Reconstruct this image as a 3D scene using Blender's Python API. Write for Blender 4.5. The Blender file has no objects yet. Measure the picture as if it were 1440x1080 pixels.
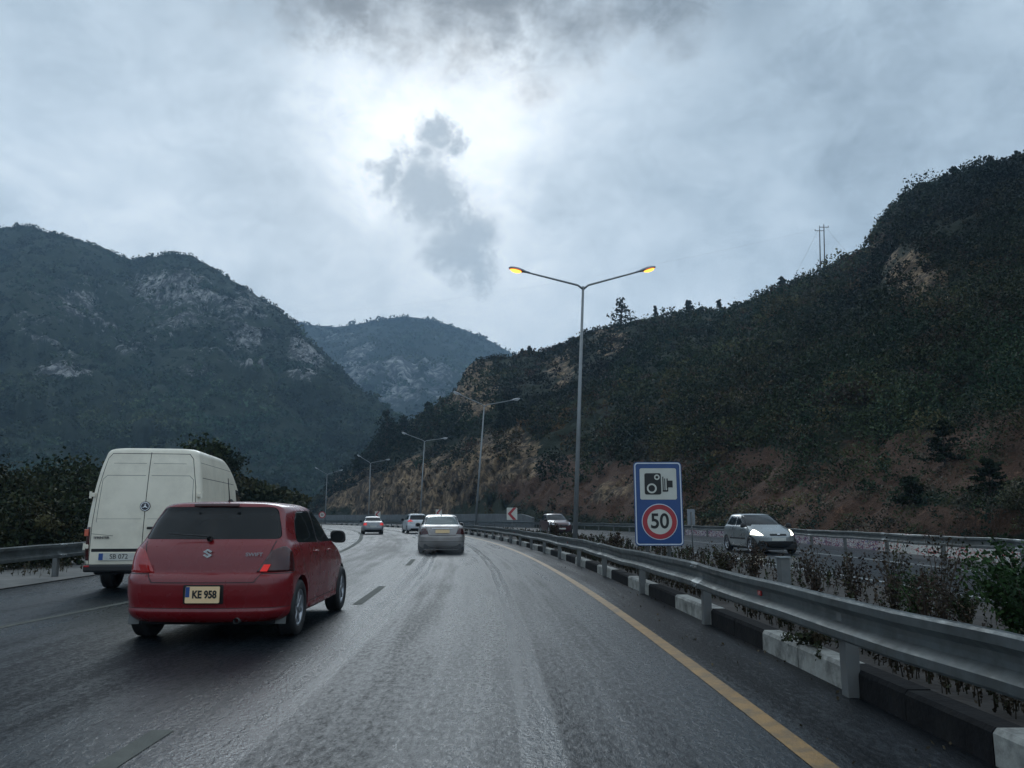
import bpy, bmesh, math, random
import numpy as np
from mathutils import Vector, Matrix, noise as mnoise
random.seed(7)
RNG = np.random.default_rng(11)
PI = math.pi
C = bpy.context.scene.collection
SC = bpy.context.scene

# ------------------------------------------------------------------ camera geometry
PITCH = math.atan(188 / 1082.0)
F, H, R = 1082.0, 1.30, 314.0        # focal length in photo pixels, eye height, bend radius of the road

def ray(px, py):
    u = (px - 720) / F; v = (540 - py) / F
    return u, math.cos(PITCH) - v * math.sin(PITCH), math.sin(PITCH) + v * math.cos(PITCH)

def azel(px, py):
    a, b, c = ray(px, py)
    return a / b, c / b

def atY(px, py, Y):
    a, b, c = ray(px, py)
    return Vector((a * Y / b, Y, H + c * Y / b))

def rd(s, off, z=0.0):
    """a point of the road frame: s metres along the bend, off metres to the right"""
    a = s / R
    return Vector((-R + (R + off) * math.cos(a), (R + off) * math.sin(a), z))

# ------------------------------------------------------------------ objects
def link(name, bm, mats, parent=None, smooth=False, loc=None):
    me = bpy.data.meshes.new(name)
    bmesh.ops.recalc_face_normals(bm, faces=bm.faces) if smooth == 'recalc' else None
    bm.to_mesh(me); bm.free()
    return link_me(name, me, mats, parent, smooth, loc)

def link_me(name, me, mats, parent=None, smooth=False, loc=None):
    o = bpy.data.objects.new(name, me); C.objects.link(o)
    for m in (mats if isinstance(mats, (list, tuple)) else [mats]):
        me.materials.append(m)
    if smooth:
        me.polygons.foreach_set('use_smooth', [True] * len(me.polygons))
    if parent is not None:
        o.parent = parent
    if loc is not None:
        o.location = loc
    return o

def thing(name, label, cat, loc=(0, 0, 0), rotz=0.0, group=None):
    o = bpy.data.objects.new(name, None); C.objects.link(o)
    o.empty_display_size = .2
    o.location = loc; o.rotation_euler = (0, 0, rotz)
    return tag(o, label, cat, group)

def tag(o, label, cat, group=None):
    o['label'] = label; o['category'] = cat
    if group: o['group'] = group
    return o

def kind(o, k, label=None, cat=None):
    o['kind'] = k
    if label: o['label'] = label
    if cat: o['category'] = cat
    return o

def dup(root, label=None, loc=None, rotz=None):
    r = root.copy(); C.objects.link(r)
    if label: r['label'] = label
    if loc is not None: r.location = loc
    if rotz is not None: r.rotation_euler = (r.rotation_euler[0], r.rotation_euler[1], rotz)
    for ch in list(root.children):
        c = ch.copy(); C.objects.link(c); c.parent = r
        for g in list(ch.children):
            d = g.copy(); C.objects.link(d); d.parent = c
    return r

# ------------------------------------------------------------------ bmesh helpers
def add_box(bm, c, d, rot=None, mi=0, bev=0.0):
    r = bmesh.ops.create_cube(bm, size=1.0)
    vs = r['verts']
    M = Matrix.Translation(Vector(c)) @ (rot.to_4x4() if rot else Matrix.Identity(4)) @ Matrix.Diagonal((d[0], d[1], d[2], 1))
    bmesh.ops.transform(bm, matrix=M, verts=vs)
    fs = set(f for v in vs for f in v.link_faces)
    for f in fs: f.material_index = mi
    if bev > 0:
        es = list(set(e for v in vs for e in v.link_edges))
        bmesh.ops.bevel(bm, geom=es, offset=bev, segments=2, affect='EDGES', profile=.5)
    return vs

def add_tube(bm, pts, rad, n=10, mi=0, cap=True):
    pts = [Vector(p) for p in pts]
    rad = rad if isinstance(rad, (list, tuple)) else [rad] * len(pts)
    rings = []
    for i, p in enumerate(pts):
        a = pts[max(i - 1, 0)]; b = pts[min(i + 1, len(pts) - 1)]
        t = (b - a).normalized()
        ref = Vector((0, 0, 1)) if abs(t.z) < .9 else Vector((0, 1, 0))
        u = t.cross(ref).normalized(); w = t.cross(u)
        rings.append([bm.verts.new(p + (u * math.cos(2 * PI * k / n) + w * math.sin(2 * PI * k / n)) * rad[i]) for k in range(n)])
    for A, B in zip(rings, rings[1:]):
        for k in range(n):
            f = bm.faces.new((A[k], A[(k + 1) % n], B[(k + 1) % n], B[k])); f.material_index = mi; f.smooth = True
    if cap:
        for r in (rings[0][::-1], rings[-1]):
            f = bm.faces.new(r); f.material_index = mi
    return rings

def add_lathe(bm, prof, n=28, axis='x', c=(0, 0, 0), mi=0):
    """prof: (along axis, radius)"""
    c = Vector(c); rings = []
    for (a, r) in prof:
        ring = []
        for k in range(n):
            t = 2 * PI * k / n
            if axis == 'x': p = Vector((a, r * math.cos(t), r * math.sin(t)))
            elif axis == 'y': p = Vector((r * math.cos(t), a, r * math.sin(t)))
            else: p = Vector((r * math.cos(t), r * math.sin(t), a))
            ring.append(bm.verts.new(p + c))
        rings.append(ring)
    for A, B in zip(rings, rings[1:]):
        for k in range(n):
            f = bm.faces.new((A[k], A[(k + 1) % n], B[(k + 1) % n], B[k])); f.material_index = mi; f.smooth = True
    return rings

def add_prism(bm, poly, y0, y1, mi=0, xf=None):
    """poly in (x, z) extruded along y; xf maps Vector -> Vector"""
    xf = xf or (lambda p: p)
    A = [bm.verts.new(xf(Vector((x, y0, z)))) for x, z in poly]
    B = [bm.verts.new(xf(Vector((x, y1, z)))) for x, z in poly]
    n = len(poly); fs = [bm.faces.new(A), bm.faces.new(B[::-1])]
    for k in range(n):
        fs.append(bm.faces.new((A[k], B[k], B[(k + 1) % n], A[(k + 1) % n])))
    for f in fs: f.material_index = mi
    return fs

def rrect(w, h, r, n=5, cx=0, cy=0):
    out = []
    for (sx, sy, a0) in ((1, 1, 0), (-1, 1, 90), (-1, -1, 180), (1, -1, 270)):
        for k in range(n + 1):
            a = math.radians(a0 + 90 * k / n)
            out.append((cx + sx * (w / 2 - r) + r * math.cos(a), cy + sy * (h / 2 - r) + r * math.sin(a)))
    return out

def circ(r, n=32, cx=0, cy=0):
    return [(cx + r * math.cos(2 * PI * k / n), cy + r * math.sin(2 * PI * k / n)) for k in range(n)]

def roundpoly(poly, r=.03, n=3):
    out = []; m = len(poly)
    for i in range(m):
        p = Vector(poly[i]); a = Vector(poly[i - 1]); b = Vector(poly[(i + 1) % m])
        da = (a - p); db = (b - p); k = min(r, da.length * .45, db.length * .45)
        q0 = p + da.normalized() * k; q1 = p + db.normalized() * k
        for j in range(n + 1):
            t = j / n
            q = q0 * (1 - t) ** 2 + p * 2 * t * (1 - t) + q1 * t * t
            out.append((q.x, q.y))
    return out

def text_mesh(s, size, bold=0.0, width=1.0, extrude=.001):
    cu = bpy.data.curves.new('lettering', 'FONT'); cu.body = s; cu.size = size
    cu.align_x = 'CENTER'; cu.align_y = 'CENTER'; cu.offset = bold; cu.extrude = extrude
    o = bpy.data.objects.new('lettering', cu); C.objects.link(o)
    dg = bpy.context.evaluated_depsgraph_get()
    me = bpy.data.meshes.new_from_object(o.evaluated_get(dg))
    bpy.data.objects.remove(o); bpy.data.curves.remove(cu)
    me.transform(Matrix.Rotation(PI / 2, 4, 'X') @ Matrix.Diagonal((width, 1, 1, 1)))   # reads when looked at along +y
    return me

# ------------------------------------------------------------------ materials
def new_mat(name):
    m = bpy.data.materials.new(name); m.use_nodes = True
    nt = m.node_tree
    return m, nt, nt.nodes['Principled BSDF']

def N(nt, t, **kw):
    n = nt.nodes.new(t)
    for k, v in kw.items():
        if k in ('op',): n.operation = v
        elif k == 'inp':
            for a, b in v.items(): n.inputs[a].default_value = b
        else: setattr(n, k, v)
    return n

def ramp(nt, pts, interp='LINEAR'):
    r = nt.nodes.new('ShaderNodeValToRGB'); r.color_ramp.interpolation = interp
    e = r.color_ramp.elements
    while len(e) > 1: e.remove(e[-1])
    for i, (p, c) in enumerate(pts):
        x = e[0] if i == 0 else e.new(p)
        x.position = p
        c = (c, c, c) if not isinstance(c, (tuple, list)) else c
        x.color = (c[0], c[1], c[2], 1)
    return r

def mat(name, col, rough=.5, metal=0.0, coat=0.0, var=0.0, vscale=6.0, bump=0.0, bscale=40.0, rvar=0.0, emit=None, estr=0.0, dirt=None, dscale=2.0, damt=.5, spec=.5):
    m, nt, b = new_mat(name)
    b.inputs['Base Color'].default_value = (*col, 1); b.inputs['Roughness'].default_value = rough
    b.inputs['Metallic'].default_value = metal; b.inputs['Coat Weight'].default_value = coat
    b.inputs['Coat Roughness'].default_value = .08; b.inputs['Specular IOR Level'].default_value = spec
    if var or bump or rvar or dirt:
        tc = N(nt, 'ShaderNodeTexCoord')
    if var or dirt:
        n1 = N(nt, 'ShaderNodeTexNoise', inp={'Scale': vscale, 'Detail': 6.0, 'Roughness': .62})
        nt.links.new(tc.outputs['Object'], n1.inputs['Vector'])
        lo = tuple(c * (1 - var) for c in col); hi = tuple(min(1, c * (1 + var)) for c in col)
        r = ramp(nt, [(.3, lo), (.7, hi)])
        nt.links.new(n1.outputs['Fac'], r.inputs['Fac'])
        src = r.outputs['Color']
        if dirt:
            n2 = N(nt, 'ShaderNodeTexNoise', inp={'Scale': dscale, 'Detail': 8.0, 'Roughness': .7})
            nt.links.new(tc.outputs['Object'], n2.inputs['Vector'])
            r2 = ramp(nt, [(.45, 0.0), (.72, damt)])
            nt.links.new(n2.outputs['Fac'], r2.inputs['Fac'])
            mx = N(nt, 'ShaderNodeMix', data_type='RGBA')
            mx.inputs[7].default_value = (*dirt, 1)
            nt.links.new(r2.outputs['Color'], mx.inputs[0]); nt.links.new(src, mx.inputs[6])
            src = mx.outputs[2]
        nt.links.new(src, b.inputs['Base Color'])
    if rvar:
        n3 = N(nt, 'ShaderNodeTexNoise', inp={'Scale': vscale * 1.7, 'Detail': 5.0})
        nt.links.new(tc.outputs['Object'], n3.inputs['Vector'])
        mr = N(nt, 'ShaderNodeMapRange', inp={1: .3, 2: .7, 3: max(.02, rough - rvar), 4: min(1, rough + rvar)})
        nt.links.new(n3.outputs['Fac'], mr.inputs[0]); nt.links.new(mr.outputs[0], b.inputs['Roughness'])
    if bump:
        n4 = N(nt, 'ShaderNodeTexNoise', inp={'Scale': bscale, 'Detail': 4.0})
        nt.links.new(tc.outputs['Object'], n4.inputs['Vector'])
        bp = N(nt, 'ShaderNodeBump', inp={'Strength': bump, 'Distance': .02})
        nt.links.new(n4.outputs['Fac'], bp.inputs['Height']); nt.links.new(bp.outputs['Normal'], b.inputs['Normal'])
    if emit:
        b.inputs['Emission Color'].default_value = (*emit, 1); b.inputs['Emission Strength'].default_value = estr
    return m

M = {}
M['red'] = mat('wet red car paint', (.19, .006, .010), .28, 0.0, .5, var=.10, vscale=3, rvar=.08, bump=.05, bscale=90, dirt=(.10, .025, .022), dscale=3.0, damt=.25)
M['white_van'] = mat('dirty white van paint', (.80, .74, .60), .42, 0, .3, var=.06, vscale=2.2, rvar=.1, dirt=(.50, .45, .36), dscale=1.6, damt=.5)
M['silver'] = mat('silver car paint', (.29, .31, .31), .32, .55, .6, var=.06, vscale=3, rvar=.08, dirt=(.2, .2, .2), damt=.3)
M['champagne'] = mat('greyish beige car paint', (.31, .285, .27), .34, .5, .6, var=.08, vscale=3, rvar=.08, dirt=(.16, .15, .14), damt=.4)
M['grey_paint'] = mat('mid grey car paint', (.27, .28, .29), .36, .4, .5, var=.06, vscale=3, dirt=(.12, .12, .12), damt=.4)
M['white_car'] = mat('white car paint', (.62, .64, .66), .34, 0, .6, var=.04, vscale=3, dirt=(.3, .3, .3), damt=.4)
M['maroon'] = mat('dark maroon car paint', (.06, .012, .014), .3, 0, .7, var=.1, vscale=3)
M['gap'] = mat('dark panel gap', (.008, .008, .009), .7)
M['glass'] = mat('dark tinted car glass', (.008, .010, .011), .05, 0, 0, spec=.3, rvar=.03, vscale=5)
M['glass_green'] = mat('greenish car glass', (.05, .075, .07), .07, 0, .5, rvar=.03, vscale=5)
M['black_plastic'] = mat('black plastic', (.016, .016, .017), .5, var=.2, vscale=9, bump=.05, bscale=200)
M['rubber'] = mat('wet tyre rubber', (.018, .018, .019), .62, var=.3, vscale=14, bump=.15, bscale=120)
M['alloy'] = mat('grey alloy wheel', (.42, .43, .45), .35, .85, .2, var=.15, vscale=9)
M['chrome'] = mat('bright chrome', (.78, .79, .80), .16, 1.0, 0, var=.03)
M['lens_red'] = mat('red lamp lens', (.20, .008, .010), .16, 0, .8, var=.25, vscale=14, emit=(1, .03, .02), estr=.05)
M['lens_red_lit'] = mat('lit red lamp', (.5, .02, .02), .2, 0, .5, var=.1, vscale=12, emit=(1, .05, .04), estr=.32)
M['lens_dark'] = mat('dark smoked lamp lens', (.055, .010, .010), .14, 0, .4, var=.2, vscale=12)
M['lens_amber'] = mat('amber lamp lens', (.40, .09, .05), .2, 0, .6, var=.15, vscale=12, emit=(1, .2, .1), estr=.05)
M['lens_clear'] = mat('clear lamp lens', (.55, .56, .58), .12, .3, .8, var=.1, vscale=12)
M['headlight'] = mat('lit headlamp', (.9, .9, .8), .2, 0, .5, var=.02, emit=(1, .96, .74), estr=9.0)
M['plate_yellow'] = mat('yellowish number plate', (.90, .64, .36), .4, var=.05, vscale=10)  # albedo raised to stand in for headlamp light thrown back
M['plate_white'] = mat('grimy white number plate', (.55, .55, .50), .4, var=.1, vscale=10)
M['plate_blue'] = mat('blue plate strip', (.02, .07, .25), .4, var=.05)
M['ink'] = mat('black lettering', (.012, .012, .012), .5, var=.1)
M['badge_dark'] = mat('dark badge', (.05, .05, .06), .3, .3, .3, var=.1)
M['galv'] = mat('galvanised steel', (.215, .24, .245), .45, .55, 0, var=.16, vscale=5, rvar=.12, bump=.06, bscale=18, dirt=(.11, .115, .11), dscale=2.2, damt=.85)
M['galv_dark'] = mat('weathered galvanised post', (.16, .17, .17), .6, .4, 0, var=.25, vscale=6, dirt=(.09, .07, .05), dscale=3, damt=.6)
M['pole'] = mat('grey painted steel pole', (.25, .27, .28), .5, .35, 0, var=.12, vscale=3, dirt=(.2, .2, .19), dscale=2, damt=.4)
M['lamp_body'] = mat('grey lamp housing', (.30, .32, .35), .4, .3, 0, var=.1)
M['lamp_lit'] = mat('lit orange lamp glass', (.8, .45, .1), .3, var=.05, emit=(1.0, .50, .07), estr=2.6)
M['lamp_rim'] = mat('glowing orange lamp rim', (.5, .12, .05), .4, var=.1, emit=(1.0, .20, .06), estr=.42)
M['lamp_off'] = mat('pale unlit lamp glass', (.75, .77, .78), .25, 0, .4, var=.05)
M['sign_blue'] = mat('blue sign face', (.006, .052, .19), .35, 0, .2, var=.10, vscale=4)
M['sign_white'] = mat('white sign face', (.56, .56, .50), .4, 0, .1, var=.05, vscale=4, dirt=(.42, .41, .35), dscale=3, damt=.4)
M['sign_edge'] = mat('pale blue white sign border', (.55, .60, .66), .4, var=.05)
M['sign_red'] = mat('red sign face', (.36, .025, .035), .4, 0, .1, var=.10, vscale=5)
M['sign_back'] = mat('grey sign back', (.22, .24, .26), .5, .4, var=.15)
M['kerb_white'] = mat('worn white kerb paint', (.33, .33, .30), .65, var=.22, vscale=5, bump=.3, bscale=24, dirt=(.05, .05, .046), dscale=4.5, damt=.95)
M['kerb_black'] = mat('worn black kerb paint', (.010, .010, .011), .85, var=.35, vscale=6, bump=.5, bscale=24, dirt=(.028, .028, .026), dscale=4, damt=.5, spec=.15)
M['concrete'] = mat('grey concrete', (.12, .128, .13), .8, var=.2, vscale=1.2, bump=.3, bscale=10, dirt=(.06, .06, .058), dscale=.5, damt=.8)
M['soil'] = mat('damp brown soil', (.030, .025, .021), .85, var=.45, vscale=3, bump=.8, bscale=9)
M['gravel'] = mat('sandy gravel verge', (.15, .145, .135), .85, var=.4, vscale=1.6, bump=.7, bscale=14, dirt=(.06, .065, .06), dscale=.6, damt=.8)
M['bark'] = mat('dark bark', (.055, .042, .032), .9, var=.4, vscale=9, bump=.6, bscale=20)
M['wood_pole'] = mat('weathered pole timber', (.16, .15, .15), .8, var=.2, vscale=4)
M['line_white'] = mat('worn white road paint', (.42, .43, .42), .4, var=.2, vscale=5, dirt=(.07, .075, .08), dscale=4.5, damt=.9)
M['line_yellow'] = mat('worn yellow road paint', (.31, .17, .046), .42, var=.2, vscale=4, bump=.2, bscale=60, dirt=(.06, .055, .042), dscale=5.0, damt=.95)
M['line_grey'] = mat('dark dull lane dash', (.085, .088, .075), .85, var=.25, vscale=5, bump=.3, bscale=60)
M['reflector'] = mat('red reflector', (.35, .015, .015), .25, 0, .5, var=.1)

def leaf_mat(name, rough=.6):
    m, nt, b = new_mat(name)
    a = N(nt, 'ShaderNodeAttribute', attribute_name='tint')
    nt.links.new(a.outputs['Color'], b.inputs['Base Color'])
    b.inputs['Roughness'].default_value = rough
    b.inputs['Specular IOR Level'].default_value = .08
    return m
M['leaf'] = leaf_mat('foliage')

def hill_mat(name, veg1, veg2, rock1, rock2, soil, sc=1.0, msc=1.0, zst=.42):
    m, nt, b = new_mat(name)
    tc = N(nt, 'ShaderNodeTexCoord')
    geo = tc.outputs['Object']
    def noise(scale, det=8, rough=.6, w=0):
        n = N(nt, 'ShaderNodeTexNoise', inp={'Scale': scale * sc, 'Detail': det, 'Roughness': rough, 'Distortion': w})
        nt.links.new(geo, n.inputs['Vector']); return n.outputs['Fac']
    rv = ramp(nt, [(.32, veg1), (.68, veg2)]); nt.links.new(noise(.16), rv.inputs['Fac'])
    rr = ramp(nt, [(.30, tuple(c * .35 for c in rock1)), (.44, rock1), (.54, tuple((p + q) * .38 for p, q in zip(rock1, rock2))), (.70, rock2)]); vor = N(nt, 'ShaderNodeTexVoronoi', feature='DISTANCE_TO_EDGE', inp={'Scale': .55 * sc}); mpc = N(nt, 'ShaderNodeMapping'); mpc.inputs['Scale'].default_value = (1, 1, .5)
    wob = N(nt, 'ShaderNodeTexNoise', inp={'Scale': .8 * sc, 'Detail': 6.0}); nt.links.new(geo, wob.inputs[0])
    wob2 = N(nt, 'ShaderNodeVectorMath', op='MULTIPLY_ADD'); nt.links.new(wob.outputs['Color'], wob2.inputs[0]); wob2.inputs[1].default_value = (2.2 / sc,) * 3; nt.links.new(geo, wob2.inputs[2])
    nt.links.new(wob2.outputs[0], mpc.inputs[0]); nt.links.new(mpc.outputs[0], vor.inputs['Vector'])
    crk = N(nt, 'ShaderNodeMapRange', inp={1: 0.0, 2: .22, 3: -.12, 4: .05}); nt.links.new(vor.outputs['Distance'], crk.inputs[0])  # relief shade of the cracks painted into the rock colour
    rsum = N(nt, 'ShaderNodeMath', op='ADD'); nt.links.new(crk.outputs[0], rsum.inputs[0]); nt.links.new(noise(.9, 12, .82, .5), rsum.inputs[1])
    rs2 = N(nt, 'ShaderNodeMath', op='MULTIPLY_ADD'); nt.links.new(noise(.14, 5, .6, .5), rs2.inputs[0]); rs2.inputs[1].default_value = .62; rs2.inputs[2].default_value = -.29
    rs3 = N(nt, 'ShaderNodeMath', op='ADD'); nt.links.new(rsum.outputs[0], rs3.inputs[0]); nt.links.new(rs2.outputs[0], rs3.inputs[1])
    nt.links.new(rs3.outputs[0], rr.inputs['Fac'])
    rs = ramp(nt, [(.36, tuple(c * .22 for c in soil)), (.46, soil), (.53, tuple(c * .45 for c in soil)), (.62, tuple(c * 1.9 for c in soil))]); nt.links.new(noise(1.1, 14, .86, .3), rs.inputs['Fac'])
    at = N(nt, 'ShaderNodeAttribute', attribute_name='cover')
    sep = N(nt, 'ShaderNodeSeparateColor'); nt.links.new(at.outputs['Color'], sep.inputs[0])
    mpv = N(nt, 'ShaderNodeMapping'); mpv.inputs['Scale'].default_value = (1, 1, zst); nt.links.new(geo, mpv.inputs[0])
    nn = N(nt, 'ShaderNodeTexNoise', inp={'Scale': .42 * sc * msc, 'Detail': 12.0, 'Roughness': .78, 'Distortion': .4}); nt.links.new(mpv.outputs[0], nn.inputs[0]); nz = nn.outputs['Fac']
    def mask(sock):
        ad = N(nt, 'ShaderNodeMath', op='ADD'); nt.links.new(sock, ad.inputs[0]); nt.links.new(nz, ad.inputs[1])
        mr = N(nt, 'ShaderNodeMapRange', inp={1: .98, 2: 1.07, 3: 0.0, 4: 1.0}); nt.links.new(ad.outputs[0], mr.inputs[0]); return mr.outputs[0]
    m1 = N(nt, 'ShaderNodeMix', data_type='RGBA'); nt.links.new(mask(sep.outputs[1]), m1.inputs[0])
    nt.links.new(rv.outputs['Color'], m1.inputs[6]); nt.links.new(rs.outputs['Color'], m1.inputs[7])
    m2 = N(nt, 'ShaderNodeMix', data_type='RGBA'); nt.links.new(mask(sep.outputs[0]), m2.inputs[0])
    nt.links.new(m1.outputs[2], m2.inputs[6]); nt.links.new(rr.outputs['Color'], m2.inputs[7])
    nt.links.new(m2.outputs[2], b.inputs['Base Color'])
    b.inputs['Roughness'].default_value = .85; b.inputs['Specular IOR Level'].default_value = .2
    bp = N(nt, 'ShaderNodeBump', inp={'Strength': .9, 'Distance': 1.2 / sc})
    nt.links.new(noise(.6, 10, .7, .4), bp.inputs['Height']); nt.links.new(bp.outputs['Normal'], b.inputs['Normal'])
    return m
M['hill'] = hill_mat('scrub hillside', (.016, .022, .012), (.034, .040, .022), (.085, .060, .040), (.42, .29, .17), (.135, .074, .047))
M['mountain'] = hill_mat('wooded mountain', (.020, .032, .022), (.040, .055, .034), (.08, .085, .085), (.46, .46, .45), (.07, .06, .045), .28, 1.9, .28)
M['far_mountain'] = hill_mat('far mountain', (.022, .034, .030), (.036, .05, .042), (.06, .07, .08), (.42, .43, .43), (.06, .06, .05), .12, 1.6, .25)

def road_mat(name, wet=1.0, pts=None):
    m, nt, b = new_mat(name)
    uv = N(nt, 'ShaderNodeUVMap', uv_map='UVMap')
    sx = N(nt, 'ShaderNodeSeparateXYZ'); nt.links.new(uv.outputs[0], sx.inputs[0])
    def noise(scale, mul=(1, 1, 1), det=6, rough=.6, dist=0.0):
        mp = N(nt, 'ShaderNodeMapping'); mp.inputs['Scale'].default_value = mul
        nt.links.new(uv.outputs[0], mp.inputs['Vector'])
        n = N(nt, 'ShaderNodeTexNoise', inp={'Scale': scale, 'Detail': det, 'Roughness': rough, 'Distortion': dist})
        nt.links.new(mp.outputs[0], n.inputs['Vector']); return n.outputs['Fac']
    def math_(op, a, bb):
        n = N(nt, 'ShaderNodeMath', op=op)
        for i, v in enumerate((a, bb)):
            if isinstance(v, (int, float)): n.inputs[i].default_value = v
            else: nt.links.new(v, n.inputs[i])
        return n.outputs[0]
    # the water film follows the wheel tracks and painted dark reflections: off is wobbled a little, then looked up
    wob = math_('MULTIPLY', math_('SUBTRACT', noise(.22, (1, .25, 1), 3), .5), .30)
    offw = math_('ADD', sx.outputs[0], wob)
    mr = N(nt, 'ShaderNodeMapRange', inp={1: -9.0, 2: 3.0, 3: 0.0, 4: 1.0}); nt.links.new(offw, mr.inputs[0])
    film = ramp(nt, [((o + 9) / 12, v) for o, v in pts], 'EASE'); nt.links.new(mr.outputs[0], film.inputs['Fac'])
    streak = noise(1.6, (2.4, .10, 1), 6, .62)
    fine = noise(24.0, (1.0, .36, 1), 4, .8)
    blot = noise(.5, (1, .3, 1), 5, .6)
    f = math_('ADD', film.outputs['Color'], math_('MULTIPLY', math_('SUBTRACT', streak, .5), .75))
    f = math_('ADD', f, math_('MULTIPLY', math_('SUBTRACT', fine, .5), 1.3))
    f = math_('ADD', f, math_('MULTIPLY', math_('SUBTRACT', blot, .5), .7))
    cl = N(nt, 'ShaderNodeMapRange', inp={1: .14, 2: .80, 3: 0.0, 4: 1.0}); nt.links.new(f, cl.inputs[0])
    w = cl.outputs[0]
    base = N(nt, 'ShaderNodeMix', data_type='RGBA'); nt.links.new(w, base.inputs[0])
    base.inputs[6].default_value = (.007, .0085, .0105, 1); base.inputs[7].default_value = (.013, .021, .027, 1)
    nt.links.new(base.outputs[2], b.inputs['Base Color'])
    rg = N(nt, 'ShaderNodeMapRange', inp={1: 0.0, 2: 1.0, 3: .45, 4: .17}); nt.links.new(w, rg.inputs[0])
    nt.links.new(rg.outputs[0], b.inputs['Roughness'])
    sp = N(nt, 'ShaderNodeMapRange', inp={1: 0.0, 2: 1.0, 3: .08, 4: .60}); nt.links.new(w, sp.inputs[0])
    nt.links.new(sp.outputs[0], b.inputs['Specular IOR Level'])
    hgt = math_('ADD', math_('MULTIPLY', noise(26, (1, .8, 1), 4, .7), 1.0), math_('MULTIPLY', fine, .9))
    bp = N(nt, 'ShaderNodeBump', inp={'Strength': .42, 'Distance': .02})
    nt.links.new(hgt, bp.inputs['Height']); nt.links.new(bp.outputs['Normal'], b.inputs['Normal'])
    return m
M['road'] = road_mat('wet asphalt', 1, [(-9, .5), (-7.6, .6), (-7.0, .35), (-6.2, .38), (-5.7, .48), (-5.2, .3), (-4.6, .32), (-4.0, .2), (-3.2, .2), (-2.5, .38), (-1.95, .48), (-1.72, .85), (-1.6, .5), (-1.5, .85), (-1.38, .34), (-.9, .3), (-.62, .52), (-.45, .46), (-.2, .55), (0.04, .42), (.10, .88), (.17, .5), (.25, .88), (.34, .34), (.66, .38), (.72, .56), (.8, .36), (1.0, .38), (1.15, .52), (1.5, .46), (1.9, .18), (2.6, .05)])  # low values in left lane and shoulder paint in their dark reflections
M['road_far'] = road_mat('damp asphalt', 1, [(-9, .4), (3, .4)])

# ------------------------------------------------------------------ setting: ground, roads, markings
def ribbon(name, offs, s0, s1, ds, z, m, o_of_s=None, uvs=True):
    """strip along the road; offs: list of offsets or functions of s"""
    bm = bmesh.new(); ul = bm.loops.layers.uv.new('UVMap')
    n = max(1, int((s1 - s0) / ds)); rows = []
    for i in range(n + 1):
        s = s0 + (s1 - s0) * i / n
        row = []
        for k, o in enumerate(offs):
            oo = o(s) if callable(o) else o
            zz = z[k] if isinstance(z, (list, tuple)) else z
            row.append((bm.verts.new(rd(s, oo, zz)), oo, s))
        rows.append(row)
    for A, B in zip(rows, rows[1:]):
        for k in range(len(offs) - 1):
            q = (A[k], A[k + 1], B[k + 1], B[k])
            f = bm.faces.new([v[0] for v in q])
            for l, v in zip(f.loops, q): l[ul].uv = (v[1], v[2])
            if f.normal.z < 0 or True: f.smooth = True
    return link(name, bm, m)

def interp(xs, ys):
    return lambda x: float(np.interp(x, xs, ys))

OPP_RAIL = interp([-30, 0, 18, 25, 36.5, 51, 69, 400], [12.0, 12.3, 13.2, 14.2, 16.2, 17.6, 18.0, 18.2])
OPP_LINE = interp([-30, 17, 28, 60, 400], [11.6, 11.8, 12.5, 13.4, 13.6])
OPP_EDGE = interp([-30, 12, 27, 60, 400], [7.85, 7.9, 8.2, 8.9, 9.1])

bm = bmesh.new()
g = 24
gv = [[bm.verts.new((-2500 + 5000 * i / g, -900 + 3600 * j / g, -.12)) for i in range(g + 1)] for j in range(g + 1)]
for j in range(g):
    for i in range(g):
        bm.faces.new((gv[j][i], gv[j][i + 1], gv[j + 1][i + 1], gv[j + 1][i]))
M['meadow'] = mat('dark scrubby ground', (.028, .036, .018), .9, var=.6, vscale=.09, bump=.6, bscale=.6, dirt=(.045, .038, .026), dscale=.03, damt=.7)
ground = kind(link('ground', bm, M['meadow']), 'structure')
kind(ribbon('road', [-9.1, -5.8, -2.1, 0, 2.62], -40, 330, 2.0, 0.0, M['road']), 'structure')
kind(ribbon('opposite_road', [7.35, 10, lambda s: OPP_RAIL(s) + 1.2], -40, 330, 2.0, 0.0, M['road_far']), 'structure')
kind(ribbon('verge', [-13.5, -11, -9.0], -40, 330, 2.0, [-.03, .02, .02], M['gravel']), 'structure')
kind(ribbon('median', [2.775, 4, 5.5, 7.0, 7.36], -40, 330, 1.0, [.17, .18, .16, .09, -.01], M['soil']), 'structure')

# kerb: 1.8 m black and white painted lengths of two stones each
bm = bmesh.new()
for i in range(-12, 160):
    a = 2.55 + .9 * i; b = a + .888
    mi = (i // 2) % 2
    jz = RNG.uniform(0, .008); prof = [(2.60, -.05), (2.60 + jz, .165), (2.625, .19 + jz), (2.78, .19 + jz), (2.78, -.05)]
    A = [bm.verts.new(rd(a, o, z)) for o, z in prof]; B = [bm.verts.new(rd(b, o, z)) for o, z in prof]
    for k in range(4):
        bm.faces.new((A[k], A[k + 1], B[k + 1], B[k])).material_index = mi
    bm.faces.new(A).material_index = mi; bm.faces.new(B[::-1]).material_index = mi
kind(link('kerb', bm, [M['kerb_white'], M['kerb_black']], smooth='recalc' and False), 'structure')

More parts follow.
